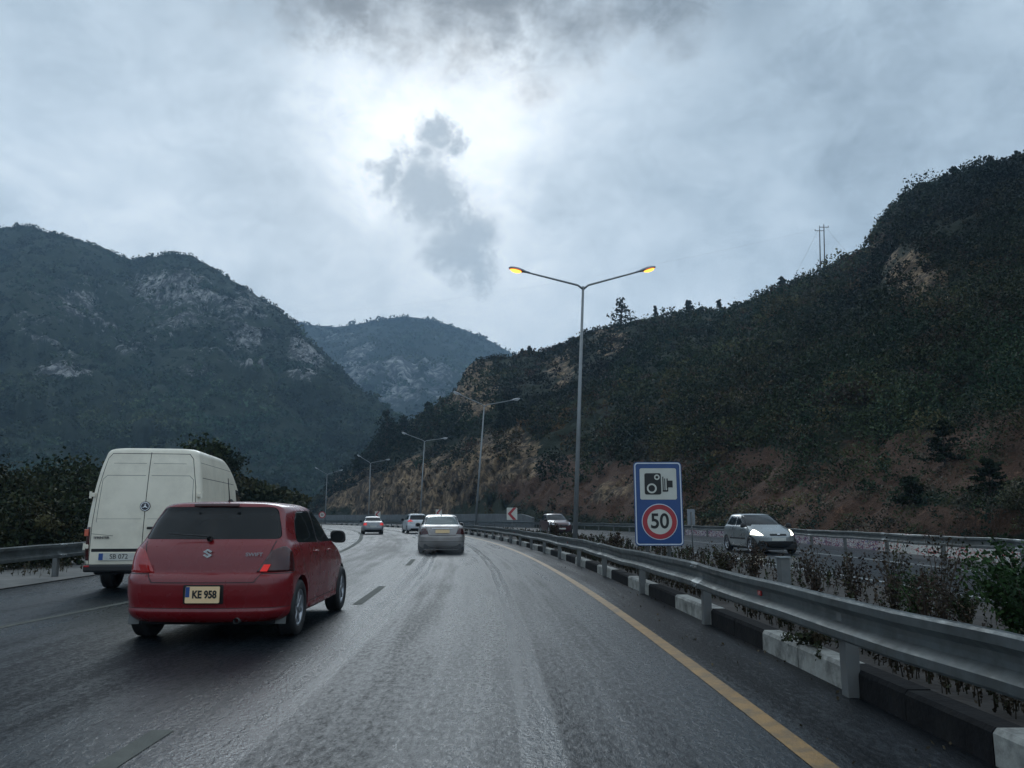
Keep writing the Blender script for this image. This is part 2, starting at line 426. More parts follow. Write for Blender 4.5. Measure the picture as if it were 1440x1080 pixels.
def marking(name, offs, spans, z, m, ds=1.0):
    bm = bmesh.new()
    for (a, b) in spans:
        n = max(1, int((b - a) / ds)); prev = None
        for i in range(n + 1):
            s = a + (b - a) * i / n
            oo = [o(s) if callable(o) else o for o in offs]
            cur = [bm.verts.new(rd(s, o, z)) for o in oo]
            if prev: bm.faces.new((prev[0], prev[1], cur[1], cur[0]))
            prev = cur
    return kind(link(name, bm, m), 'structure')
marking('yellow_road_line', [1.615, 1.755], [(-20, 300)], .004, M['line_yellow'])
marking('lane_dashes', [-2.19, -2.05], [(2.3, 5.1)] + [(2.4 + 9.75 * k, 5.6 + 9.75 * k) for k in range(1, 28)], .004, M['line_grey'])
marking('slip_road_line', [interp([-40, 10, 14, 30, 39, 55, 300], [-6.1, -6.05, -5.68, -5.2, -5.42, -5.75, -5.75]), interp([-40, 10, 14, 30, 39, 55, 300], [-5.97, -5.92, -5.55, -5.02, -5.2, -5.5, -5.5])], [(-20, 300)], .004, M['line_grey'])
marking('opposite_edge_line', [OPP_EDGE, lambda s: OPP_EDGE(s) + .13], [(-20, 300)], .004, M['line_white'])
marking('opposite_lane_line', [OPP_LINE, lambda s: OPP_LINE(s) + .13], [(-20, 300)], .004, M['line_white'])

# ------------------------------------------------------------------ guard rails
WB = [(.040, .155), (.012, .152), (0.0, .135), (0.0, .085), (.070, .035), (.075, 0.0), (.070, -.035), (0.0, -.085), (0.0, -.135), (.012, -.152), (.040, -.155)]

def guard_rail(name, label, off, s0, s1, ztop, flip, posts, group=None, post_m='galv_dark', reflect=None):
    """W-beam rail; flip=+1 puts the posts on the side of growing offset"""
    root = thing(name, label, 'guard rail', rd(max(s0, 0), off(max(s0, 0)), 0), group=group)
    inv = Vector(root.location)
    bm = bmesh.new(); zc = ztop - .155; rows = []
    n = int((s1 - s0) / 1.0)
    for i in range(n + 1):
        s = s0 + (s1 - s0) * i / n
        dz = .012 * math.sin(s * .7) + .008 * math.sin(s * 1.9 + 1)
        do = 0
        rows.append([bm.verts.new(rd(s, off(s) + do + flip * x, zc + z + dz) - inv) for x, z in WB])
    for A, B in zip(rows, rows[1:]):
        for k in range(len(WB) - 1):
            bm.faces.new((A[k], A[k + 1], B[k + 1], B[k]))
    bmesh.ops.solidify(bm, geom=list(bm.faces), thickness=.004 * (1 if flip > 0 else -1))
    o = link('beam', bm, M['galv'], root)
    # overlapping splice every two posts, with its bolts
    for i, s in enumerate(posts):
        if i % 2 == 0 and s0 + .4 < s < s1 - .4:
            bm = bmesh.new(); q = []
            for t in (s - .16, s + .16):
                q.append([bm.verts.new(rd(t, off(t) + flip * (x - .006), zc + z * 1.01 + .012 * math.sin(t * .7) + .008 * math.sin(t * 1.9 + 1)) - inv) for x, z in WB])
            for k in range(len(WB) - 1):
                bm.faces.new((q[0][k], q[0][k + 1], q[1][k + 1], q[1][k]))
            sp_ = link('splice', bm, M['galv'], root)
            if s < 30:
                for dz in (.11, -.11):
                    for dt in (-.1, .1):
                        bb = bmesh.new(); add_box(bb, rd(s + dt, off(s) - flip * .012, zc + dz) - inv, (.03, .03, .03), bev=.008)
                        link('bolt', bb, M['galv_dark'], sp_)
    for s in posts:
        bm = bmesh.new(); a = s / R
        for dx, dy, w, d in ((0, 0, .012, .10), (.045, -.05, .10, .012), (.045, .05, .10, .012)):
            add_box(bm, (flip * (.085 + dx), dy, ztop / 2 - .18), (w, d, ztop + .30), bev=.003)
        add_box(bm, (flip * .082, 0, zc), (.03, .09, .16), bev=.004)
        p = link('post', bm, M[post_m], root, loc=rd(s, off(s), 0) - inv)
        p.rotation_euler = (0, math.radians(RNG.uniform(-1.2, 1.2)), a)
    for s in (reflect or []):
        bm = bmesh.new()
        add_box(bm, (0, 0, 0), (.02, .085, .05), bev=.006)
        p = link('reflector', bm, M['reflector'], root, loc=rd(s, off(s) + flip * .060, zc) - inv)
        p.rotation_euler = (0, 0, s / R)
    return root

guard_rail('guard_rail', 'near grey steel guard rail along the striped kerb of the median', lambda s: 2.44, -6, 300, .735, 1,
           [5.95 + 3.87 * k for k in range(-3, 60)], reflect=[7.65 + 7.74 * 2 * k for k in range(0, 10)])
guard_rail('guard_rail', 'guard rail on the far side of the oncoming carriageway, before the painted wall', OPP_RAIL, -8, 300, .76, 1,
           [3.0 + 4.0 * k for k in range(-2, 60)])
guard_rail('guard_rail', 'guard rail at the left road edge behind the white van', lambda s: -9.45, -8, 200, .74, -1,
           [2.0 + 4.0 * k for k in range(-2, 46)])

# low painted wall and tall grey retaining wall on the far side
def graffiti_mat():
    m, nt, b = new_mat('painted wall')
    tc = N(nt, 'ShaderNodeUVMap', uv_map='UVMap')
    sx = N(nt, 'ShaderNodeSeparateXYZ'); nt.links.new(tc.outputs[0], sx.inputs[0])
    mp = N(nt, 'ShaderNodeMapping'); mp.inputs['Scale'].default_value = (3.2, 1.15, 1); nt.links.new(tc.outputs[0], mp.inputs[0])
    n1 = N(nt, 'ShaderNodeTexNoise', inp={'Scale': 2.2, 'Detail': 3.0, 'Distortion': 1.6}); nt.links.new(mp.outputs[0], n1.inputs[0])
    r1 = ramp(nt, [(.30, (.10, .06, .16)), (.40, (.30, .07, .10)), (.46, (.66, .64, .58)), (.52, (.12, .10, .24)), (.58, (.68, .66, .60)), (.66, (.20, .16, .10))], 'CONSTANT'); nt.links.new(n1.outputs[0], r1.inputs[0])
    r2 = ramp(nt, [(.30, (.68, .67, .63)), (.55, (.64, .62, .58)), (.58, (.46, .05, .05)), (.66, (.66, .65, .60))], 'CONSTANT'); nt.links.new(n1.outputs[0], r2.inputs[0])
    mr = N(nt, 'ShaderNodeMapRange', inp={1: 29.5, 2: 30.2, 3: 0.0, 4: 1.0}); nt.links.new(sx.outputs[1], mr.inputs[0])
    mx = N(nt, 'ShaderNodeMix', data_type='RGBA'); nt.links.new(mr.outputs[0], mx.inputs[0]); nt.links.new(r2.outputs[0], mx.inputs[6]); nt.links.new(r1.outputs[0], mx.inputs[7])
    n2 = N(nt, 'ShaderNodeTexNoise', inp={'Scale': 3.0, 'Detail': 8.0, 'Roughness': .7}); nt.links.new(tc.outputs[0], n2.inputs[0])
    r3 = ramp(nt, [(.48, 0.0), (.75, .6)]); nt.links.new(n2.outputs[0], r3.inputs[0])
    m2 = N(nt, 'ShaderNodeMix', data_type='RGBA'); m2.inputs[7].default_value = (.13, .12, .11, 1)
    nt.links.new(r3.outputs[0], m2.inputs[0]); nt.links.new(mx.outputs[2], m2.inputs[6]); nt.links.new(m2.outputs[2], b.inputs['Base Color'])
    b.inputs['Roughness'].default_value = .75
    return m
M['graffiti'] = graffiti_mat()

def wall(name, off, s0, s1, z1, th, m, ds=1.5):
    bm = bmesh.new(); ul = bm.loops.layers.uv.new('UVMap'); rows = []
    n = int((s1 - s0) / ds)
    for i in range(n + 1):
        s = s0 + (s1 - s0) * i / n; o = off(s); zz = z1(s) if callable(z1) else z1
        pr = [(o, -.1), (o, zz - .03), (o + .03, zz), (o + th, zz), (o + th, -.1)]
        rows.append(([bm.verts.new(rd(s, a, b)) for a, b in pr], s, pr))
    for A, B in zip(rows, rows[1:]):
        for k in range(4):
            f = bm.faces.new((A[0][k], A[0][k + 1], B[0][k + 1], B[0][k]))
            for l, uvv in zip(f.loops, ((A[2][k][1], A[1]), (A[2][k + 1][1], A[1]), (B[2][k + 1][1], B[1]), (B[2][k][1], B[1]))): l[ul].uv = uvv
    bm.faces.new(rows[0][0]); bm.faces.new(rows[-1][0][::-1])
    return link(name, bm, m)
tag(wall('painted_wall', lambda s: OPP_RAIL(s) + 1.15, 6, 66, .70, .2, M['graffiti']), 'low white wall with faded painted patches behind the far guard rail', 'wall')
tag(wall('retaining_wall', lambda s: OPP_RAIL(s) + 1.1, 99, 310, interp([99, 103, 120, 310], [1.3, 1.8, 1.9, 2.1]), .3, M['concrete']), 'long grey concrete wall at the foot of the rocky slope beyond the bend', 'wall')

# ------------------------------------------------------------------ hills
def fbm(p, sc, oct_=5, H_=1.0):
    return mnoise.fractal(Vector(p) * sc, H_, 2.1, oct_)

def inside_mask(px, py, blobs):
    v = 0.0
    for (cx, cy, rx, ry, a) in blobs:
        d = ((px - cx) / rx) ** 2 + ((py - cy) / ry) ** 2
        v = max(v, a * max(0.0, 1 - d))
    return v

def to_px(p):
    x, y, z = p[0], p[1], p[2] - H
    cy = y * math.cos(PITCH) + z * math.sin(PITCH); cz = -y * math.sin(PITCH) + z * math.cos(PITCH)
    if cy < 1: return (1e5, 1e5)
    return (720 + F * x / cy, 540 - F * cz / cy)

HILLS = {}
def hill(name, ridge, az0, az1, ncol, base, ridgeD, cut, nrow, power, amp, nsc, m, rocks, soils, rockbase=0.0, back=.5, seed=0.0, label=None):
    """ridge: skyline points of the photograph turned into directions; each stands at its own distance ridgeD"""
    A = sorted(azel(x, y) for x, y in ridge)
    ra = [a for a, _ in A]; re = [e for _, e in A]
    ncut, nback = 22, 7
    rows = ncut + nrow + nback
    P = np.zeros((rows, ncol, 3)); cov = np.zeros((rows, ncol, 3))
    for c in range(ncol):
        az = az0 + (az1 - az0) * c / (ncol - 1)
        e = float(np.interp(az, ra, re)); b = base(az); D = max(ridgeD(az), b * 1.08 + 12)
        zr = H + e * D; cz, cw = cut(az); cz = min(cz, zr * .6)
        for r in range(rows):
            if r < ncut:
                t = r / ncut; y = b + cw * t ** 1.2; z = cz * (t ** .8) if cz > 0 else 0; w = min(1, t * 3)
            elif r < ncut + nrow:
                t = (r - ncut) / (nrow - 1); y = b + cw + (D - b - cw) * t; z = cz + (zr - cz) * t ** power; w = 1 - .72 * max(0, (t - .8) / .2)
            else:
                t = (r - ncut - nrow + 1) / nback; y = D * (1 + back * t); z = zr * (1 - .8 * t ** 1.5); w = .28
            x = az * y
            p = Vector((x + seed, y, z))
            n = fbm(p, nsc, 6, .9); n2 = mnoise.fractal(Vector((x * 1.0 + 50 + seed, y, z * .35)) * nsc * 3.1, .8, 2.2, 4)
            k = amp * w * (1 + .5 * (seed > 1) * (1 - abs(mnoise.noise(Vector((az * 34 + seed, r * .012, 2.0)))) * 3.2))
            gl = math.hypot(az, 1)
            dx, dy = az / gl, 1 / gl
            if cz > 0:
                cr_ = w * (1.0 if r < ncut else max(0, 1 - (r - ncut) / 14)) * min(1, (cz / 9) ** 2)
                rg = 1 - abs(mnoise.fractal(Vector((x * .20, y * .20, z * .10 + seed)), .8, 2.2, 5)) * 1.6
                k2 = cr_ * 2.6 * (rg - .55) + cr_ * 1.3 * mnoise.fractal(Vector((x, y, z * .6)) * .55, .7, 2.1, 4)
            else: k2 = 0
            q = (x - dx * (n * k * .9 + k2), y - dy * (n * k * .9 + k2), z + n2 * k * .38 + .3 * k2)
            P[r, c] = q
            sx_, sy_ = to_px(q)
            cov[r, c, 0] = min(1, rockbase + inside_mask(sx_, sy_, rocks) + .22 * n2)
            cov[r, c, 1] = min(1, inside_mask(sx_, sy_, soils) + .1 * n)
    P[0, :, 2] = -.3
    me = bpy.data.meshes.new(name)
    idx = np.arange(rows * ncol).reshape(rows, ncol)
    quads = np.stack([idx[:-1, :-1], idx[:-1, 1:], idx[1:, 1:], idx[1:, :-1]], -1).reshape(-1, 4)
    fill_mesh(me, P.reshape(-1, 3), quads)
    at = me.color_attributes.new('cover', 'FLOAT_COLOR', 'POINT')
    at.data.foreach_set('color', np.concatenate([cov.reshape(-1, 3), np.ones((rows * ncol, 1))], 1).astype(np.float32).ravel())
    me.polygons.foreach_set('use_smooth', np.ones(len(quads), bool))
    o = link_me(name, me, m)
    kind(o, 'structure')
    HILLS[name] = (P, cov, ncut, nrow)
    return o

def fill_mesh(me, verts, quads):
    nv, nf = len(verts), len(quads); k = quads.shape[1]
    me.vertices.add(nv); me.vertices.foreach_set('co', np.ascontiguousarray(verts, dtype=np.float32).ravel())
    me.loops.add(nf * k); me.loops.foreach_set('vertex_index', np.ascontiguousarray(quads, dtype=np.int32).ravel())
    me.polygons.add(nf); me.polygons.foreach_set('loop_start', np.arange(0, nf * k, k, dtype=np.int32))
    me.update(calc_edges=True)

def circle_base(o):
    def f(az):
        a = 1 + az * az; b = 2 * R * az; c = R * R - (R + o) ** 2
        return (-b + math.sqrt(b * b - 4 * a * c)) / (2 * a)
    return f

RIDGE_R = [(380, 726), (440, 715), (452, 697), (470, 676), (500, 655), (530, 628), (552, 604), (575, 592), (600, 574), (640, 544), (655, 512), (668, 500), (690, 496), (720, 494), (760, 490), (790, 482), (830, 460), (870, 450), (920, 444), (960, 432), (1010, 430), (1060, 416), (1100, 399), (1150, 382), (1190, 358), (1220, 338), (1231, 312), (1250, 288), (1290, 253), (1330, 240), (1380, 223), (1440, 208), (1600, 150), (1900, 90), (2600, 60)]
RIDGE_R = [(x, y + (0 if x < 560 else 7 if x < 1215 else 15)) for x, y in RIDGE_R]
hb = circle_base(21.0)
hill('hillside', RIDGE_R, -.36, 1.55, 420, hb, interp([-.36, -.25, -.15, -.05, .15, .3, .42, .5, .7, 1.55], [170, 208, 232, 245, 238, 222, 200, 172, 138, 60]),
     lambda az: (float(np.interp(az, [-.36, -.25, -.05, .1, .3, .6, 1.5], [5, 12, 11, 5, 3.5, 3, 2.5])), float(np.interp(az, [-.3, 0, .3, 1], [10, 9, 7, 5]))),
     110, 1.02, 4.2, .035, M['hill'],
     rocks=[(500, 690, 80, 40, .85), (600, 680, 100, 50, .9), (560, 720, 120, 22, .6), (662, 545, 52, 62, .9), (700, 640, 90, 60, .7), (640, 640, 60, 30, .6), (860, 480, 45, 40, .5), (790, 520, 40, 50, .45), (1285, 395, 60, 55, .62), (1235, 345, 40, 60, .45), (1340, 425, 60, 30, .5), (1180, 490, 60, 25, .35), (1050, 560, 60, 20, .3), (880, 690, 120, 40, .38), (1010, 700, 60, 30, .4)],
     soils=[(1330, 650, 260, 66, 1.0), (1130, 690, 260, 52, 1.0), (1400, 600, 110, 45, .8), (880, 690, 210, 60, .95), (760, 675, 140, 70, .8), (1260, 735, 300, 36, .9), (1090, 650, 150, 40, .7), (1000, 600, 120, 30, .45), (1250, 560, 120, 26, .4), (1300, 420, 90, 40, .5), (1380, 470, 70, 30, .45)], rockbase=.14)
RIDGE_L = [(-900, 420), (-400, 330), (-150, 318), (0, 321), (40, 318), (90, 329), (150, 352), (190, 363), (230, 358), (270, 359), (300, 377), (340, 402), (385, 434), (420, 458), (440, 482), (470, 520), (500, 545), (540, 566), (580, 590), (640, 640), (700, 690)]
hill('mountain', RIDGE_L, -1.7, -.06, 420, lambda az: float(np.interp(az, [-1.7, -.8, -.3, -.06], [120, 250, 330, 340])),
     interp([-1.7, -.7, -.45, -.3, -.2, -.06], [420, 640, 660, 600, 520, 430]), lambda az: (0, 1.0), 170, 1.12, 25.0, .0085, M['mountain'],
     rocks=[(230, 440, 360, 120, .43), (120, 430, 90, 45, .52), (215, 405, 100, 50, .50), (340, 480, 60, 60, .50), (80, 520, 80, 18, .52), (430, 500, 45, 65, .58), (270, 520, 90, 20, .44), (330, 430, 70, 60, .42)],
     soils=[], rockbase=.06, seed=300.0)
RIDGE_F = [(-200, 520), (200, 470), (420, 455), (470, 461), (520, 452), (570, 445), (610, 450), (650, 462), (690, 478), (718, 496), (760, 520), (820, 570), (900, 620)]
hill('far_mountain', RIDGE_F, -.75, .2, 260, lambda az: 620.0, interp([-.75, .2], [1350, 1350]), lambda az: (0, 1.0), 120, 1.05, 34.0, .0042, M['far_mountain'],
     rocks=[(500, 520, 60, 80, .55), (560, 540, 60, 70, .55), (620, 530, 50, 70, .5), (460, 480, 40, 40, .4), (680, 500, 40, 40, .35)], soils=[], rockbase=.04, seed=900.0)

# ------------------------------------------------------------------ foliage
def leaf_quads(cen, size, col, flat=0.0):
    n = len(cen)
    a = RNG.normal(size=(n, 3)); a /= np.linalg.norm(a, axis=1)[:, None]
    b = RNG.normal(size=(n, 3)); b -= a * (a * b).sum(1)[:, None]; b /= np.linalg.norm(b, axis=1)[:, None]
    s = (size * RNG.uniform(.6, 1.3, n))[:, None]; r = RNG.uniform(.45, .8, n)[:, None]
    V = np.stack([cen - a * s - b * s * r * .3, cen + b * s * r, cen + a * s + b * s * r * .2, cen - b * s * r], 1)
    return V.reshape(-1, 3), np.repeat(col, 4, 0)

def foliage_mesh(name, cen, size, col):
    V, cc = leaf_quads(cen, size, col)
    me = bpy.data.meshes.new(name)
    fill_mesh(me, V, np.arange(len(V)).reshape(-1, 4))
    at = me.color_attributes.new('tint', 'FLOAT_COLOR', 'POINT')
    at.data.foreach_set('color', np.concatenate([np.clip(cc, 0, 1), np.ones((len(cc), 1))], 1).astype(np.float32).ravel())
    return me

def blob_points(c, rad, n, shell=.55):
    d = RNG.normal(size=(n, 3)); d /= np.linalg.norm(d, axis=1)[:, None]
    r = (shell + (1 - shell) * RNG.random(n)) * (0.75 + .25 * RNG.random(n))
    return np.asarray(c) + d * r[:, None] * np.asarray(rad)

def scatter(hname, name, count, per, size_rng, leaf_frac, palette, tmin=.0, tmax=1.02, rockskip=.55, soilskip=.75, rockpass=.25, soilpass=.22, tsc=.022, lv=.22, label='', cat='scrub', cols=None, squash=.75):
    P, cov, ncut, nrow = HILLS[hname]; rows, ncol, _ = P.shape
    cen = []; size = []; col = []
    k = 0; tries = 0
    c0, c1 = cols or (0, ncol - 2)
    while k < count and tries < count * 6:
        tries += 1
        c = int(RNG.uniform(c0, c1)); t = tmin + (tmax - tmin) * RNG.random()
        r = int(ncut + t * (nrow - 1)); r = min(max(r, 1), rows - 2)
        f, g_ = RNG.random(2)
        p = P[r, c] * (1 - f) * (1 - g_) + P[r + 1, c] * f * (1 - g_) + P[r, c + 1] * (1 - f) * g_ + P[r + 1, c + 1] * f * g_
        nz = mnoise.noise(Vector(p) * .045)
        if cov[r, c, 0] > rockskip - .18 * RNG.random() and RNG.random() > rockpass: continue
        if cov[r, c, 1] > soilskip - .3 * RNG.random() and RNG.random() > soilpass: continue
        if nz < -.28 and RNG.random() > .35: continue
        k += 1
        s = RNG.uniform(*size_rng) * (1.25 if nz > .2 else 1.0)
        leaf = min(s * .34, max(.05, leaf_frac * p[1]))
        n = int(np.clip(per * (s / leaf) ** 2, 16, 420) * RNG.uniform(.8, 1.2))
        rad = (s * RNG.uniform(.8, 1.2), s * RNG.uniform(.8, 1.2), s * squash * RNG.uniform(.7, 1.3))
        q = blob_points(p + np.array((0, 0, rad[2] * .4)), rad, n, .6)
        g1 = mnoise.fractal(Vector(p) * tsc, .9, 2.1, 4); g2 = mnoise.fractal(Vector(p) * tsc * 1.7 + Vector((9, 4, 2)), .9, 2.1, 3)
        base = np.array(palette[int(RNG.integers(len(palette)))]) * RNG.uniform(.6, 1.45) * max(.35, 1.25 + 1.25 * np.clip(g1, -.8, 1.2)) * np.array((1 + .45 * max(-.6, min(1, g2)), 1, 1 - .15 * g2))
        cc = base[None] * RNG.uniform(1 - lv, 1 + lv, (n, 1))
        cen.append(q); size.append(np.full(n, leaf)); col.append(cc)
    me = foliage_mesh(name, np.concatenate(cen), np.concatenate(size), np.concatenate(col))
    o = link_me(name, me, M['leaf'])
    return kind(o, 'stuff', label, cat)

G1 = [(.016, .022, .011), (.021, .027, .012), (.013, .019, .012), (.030, .033, .014), (.034, .026, .016), (.018, .028, .015), (.050, .040, .018), (.042, .029, .020)]
G2 = [(.018, .030, .020), (.024, .038, .022), (.030, .046, .026), (.036, .05, .028), (.016, .026, .018)]
scatter('hillside', 'scrub', 8200, 1.5, (.7, 1.9), .0020, G1, 0, 1.0, soilskip=.62, label='dark low scrub covering the near hillside above the road', cols=(0, 330))
scatter('hillside', 'scrub', 1300, 1.6, (.7, 1.6), .0020, G1, .955, 1.03, rockskip=.9, label='bushes along the skyline of the near hillside', cols=(40, 330))
scatter('hillside', 'scrub', 1700, 1.3, (.25, .8), .0018, G1 + [(.06, .045, .028), (.05, .042, .022), (.07, .05, .034)], -.195, .03, rockskip=.6, rockpass=.25, soilskip=.7, label='low tufts and small bushes on the bank beside the road', cols=(0, 330))
scatter('hillside', 'scrub', 1500, 1.6, (1.5, 3.2), .0020, [(.009, .016, .008), (.012, .020, .009), (.015, .022, .010), (.030, .034, .014)], .0, .95, lv=.22, soilpass=.12, label='larger dark bushes and small trees dotted over the near hillside', cols=(0, 330), squash=1.0)
scatter('mountain', 'woodland', 12000, 1.5, (1.8, 4.0), .0024, G2, .0, 1.0, rockskip=.40, rockpass=.3, tsc=.008, lv=.15, label='dense dark green woodland covering the mountain on the left', cols=(155, 418))
scatter('mountain', 'woodland', 1100, 1.6, (1.8, 3.4), .0022, G2, .965, 1.03, rockskip=.9, label='trees along the crest of the mountain on the left', cols=(155, 418))
scatter('far_mountain', 'woodland', 5000, 1.5, (4, 8), .0026, G2, .1, 1.03, rockskip=.34, rockpass=.35, tsc=.004, lv=.1, label='forest on the distant hazy mountain', cols=(60, 210))

def tree(name, label, loc, h, w, n, leaf, palette, trunk=.25, lean=0.0, clumps=14, group=None, low=.12, top=1.0):
    root = thing(name, label, 'tree' if 'bush' not in name and 'shrub' not in name else 'bush', loc, group=group)
    bm = bmesh.new()
    pts = [(lean * t * h + .05 * w * math.sin(5 * t), .04 * w * math.cos(4 * t), h * .8 * t - .2) for t in (0, .2, .4, .6, .8, 1)]
    add_tube(bm, pts, [max(.03, .045 * h * trunk * 4 * (1 - .8 * t)) for t in (0, .2, .4, .6, .8, 1)], 8)
    cen = []; size = []; col = []
    for k in range(clumps):
        t = low + (top - low) * ((k + RNG.random()) / clumps)
        rr = w * .5 * math.sqrt(max(.06, 1 - ((t - .45) / .6) ** 2)) * RNG.uniform(.25, .85)
        a = k * 2.4 + RNG.uniform(-.5, .5)
        c = np.array((lean * t * h + rr * math.cos(a), rr * math.sin(a), h * t * .92))
        s = w * RNG.uniform(.16, .30)
        add_tube(bm, [(lean * t * h * .7, 0, h * t * .62), tuple(c * np.array((.7, .7, .95))), tuple(c)], [.02 * h * trunk * 2, .012 * h * trunk * 2, .006 * h], 5)
        m_ = int(n / clumps)
        cen.append(blob_points(c, (s * 1.1, s * 1.1, s * .8), m_, .35)); size.append(np.full(m_, leaf))
        base = np.array(palette[int(RNG.integers(len(palette)))]) * RNG.uniform(.7, 1.4)
        col.append(base[None] * RNG.uniform(.6, 1.4, (m_, 1)))
    link('trunk', bm, M['bark'], root)
    me = foliage_mesh('crown', np.concatenate(cen), np.concatenate(size), np.concatenate(col))
    link_me('crown', me, M['leaf'], root)
    return root

G3 = [(.020, .030, .015), (.026, .035, .016), (.034, .038, .017), (.017, .026, .015), (.042, .040, .018)]
TREES = [  # px centre, top py, distance, width, label
    (-60, 640, 24, 5.5, 'leafy roadside tree, partly cut off, at the far left edge behind the rail'),
    (25, 668, 26, 4.2, 'low dark roadside tree above the left rail, leftmost in full view'),
    (85, 650, 30, 4.6, 'dark roadside tree just left of the white van'),
    (140, 662, 36, 5.0, 'roadside tree hidden mostly behind the rear of the white van'),
    (292, 616, 42, 4.4, 'tall dark tree rising above the roof of the white van'),
    (245, 650, 46, 4.2, 'round tree peeping over the middle of the van roof'),
    (350, 676, 48, 4.6, 'bright green bushy tree just right of the van cab'),
    (388, 686, 56, 4.6, 'low rounded tree above the roof of the red car'),
    (408, 694, 62, 3.2, 'small tree right of the red car roof near the bend'),
]
for px, py, D, w, lab in TREES:
    p = atY(px, 728, D); top = atY(px, py, D)
    tree('roadside_tree', lab, (p.x, p.y, -.1), top.z + .1, w, 7000, .0030 * D, G3, clumps=34, low=.08, group='trees along the left verge')
for px, py, D, w in [(-30, 745, 20, 2.6), (40, 742, 21, 2.4), (95, 745, 22, 2.2)]:
    p = atY(px, 728, D); top = atY(px, py - 40, D)
    tree('roadside_bush', {-30: 'low bush under the left rail, cut off by the left edge', 40: 'low dark bush behind the left rail, below the leftmost tree', 95: 'low dark bush behind the left rail next to the white van'}[px],
         (p.x, p.y, -.1), top.z + .1, w, 3000, .06, G3, clumps=18, low=.05, group='bushes behind the left rail')

def conifer(label, base, h, w, n, leaf, palette, layers=9, name='pine_tree', open_=.5, group='pines on the hill'):
    root = thing(name, label, 'tree', base, group=group)
    bm = bmesh.new(); add_tube(bm, [(0, 0, -.6), (.02 * h, 0, h * .5), (0, 0, h)], [.028 * h, .018 * h, .004 * h], 7)
    cen = []; size = []; col = []
    for k in range(layers):
        t = .10 + .88 * (k + .3 * RNG.random()) / layers
        for j in range(5 if t < .8 else 3):
            a = RNG.uniform(0, 2 * PI); L = w * .5 * (1.08 - t) ** .75 * RNG.uniform(.5, 1.25)
            e = np.array((L * math.cos(a), L * math.sin(a), h * t + L * .12))
            add_tube(bm, [(0, 0, h * t - .03 * h), tuple(e * np.array((.6, .6, 1)))], [.007 * h, .003 * h], 4)
            m_ = max(6, int(n / layers / 5))
            f = RNG.uniform(.3, 1.05, m_)[:, None]
            q = np.array((0, 0, h * t)) * (1 - f) + e * f + RNG.normal(size=(m_, 3)) * np.array((.05, .05, .028)) * h * .7
            cen.append(q); size.append(np.full(m_, leaf)); base_ = np.array(palette[int(RNG.integers(len(palette)))])
            col.append(base_[None] * RNG.uniform(.6, 1.4, (m_, 1)))
    link('trunk', bm, M['bark'], root)
    link_me('crown', foliage_mesh('crown', np.concatenate(cen), np.concatenate(size), np.concatenate(col)), M['leaf'], root)
    return root

def on_hill(hname, px, py):
    """nearest terrain vertex to a direction"""
    P, cov, ncut, nrow = HILLS[hname]
    a, e = azel(px, py)
    q = P[:ncut + nrow]
    d = (q[..., 0] / q[..., 1] - a) ** 2 + ((q[..., 2] - H) / q[..., 1] - e) ** 2
    i = np.unravel_index(np.argmin(d), d.shape)
    return Vector(q[i])
PINES = [(873, 461, 428, 34, 'large open pine standing out on the skyline right of the lit lamp post'),
         (745, 492, 482, 8, 'tiny pine on the skyline left of the lit lamp post, rightmost of a close pair'),
         (733, 494, 487, 6, 'tiny pine on the skyline left of the lit lamp post, leftmost of a close pair'),
         (921, 446, 430, 9, 'small pine on the skyline just right of the large open pine'),
         (968, 434, 421, 14, 'rounded pine on the skyline midway between large pine and power poles'),
         (1010, 431, 419, 10, 'small dark pine on the skyline left of the power poles'),
         (1098, 401, 389, 14, 'squat pine on the skyline just left of the power poles'),
         (1336, 241, 228, 16, 'spreading pine on the bare skyline of the highest slope'),
         (1392, 222, 210, 15, 'pine on the highest skyline near the right picture edge'),
         (1425, 214, 202, 13, 'topmost pine on the skyline at the right picture edge'),
         (540, 640, 577, 44, 'tall dark pine on the slope left of the rocky spur'),
         (567, 620, 585, 30, 'broad dark pine beside the taller pine by the rocky spur'),
         (600, 600, 566, 30, 'dark pine high on the rocky spur above the bend'),
         (705, 610, 566, 34, 'pine on the slope behind the second lamp post'),
         (1330, 655, 590, 60, 'big dark tree on the brown slope at far right'),
         (1395, 700, 645, 70, 'dark tree low on the bank at far right edge'),
         (1285, 715, 672, 54, 'dark round tree on the bank above the painted wall'),
         (500, 668, 640, 28, 'dark tree on top of the rock cut at its left end')]
for px, py, ty, wpx, lab in PINES:
    b = on_hill('hillside', px, py)
    D = b.y; k_ = 1.4 if py < 500 else 1.05; h = max(1.5, (py - ty) * D / F * k_); w = wpx * D / F * (1.25 if k_ > 1.2 else 1)
    conifer(lab, (b.x, b.y, b.z), h, w, int(np.clip(wpx * (14 if py == 461 else 26), 240, 1500)), max(.10, .0035 * D * .55), [(.014, .022, .012), (.02, .03, .016), (.012, .018, .012)], layers=8 if h < 6 else 11)

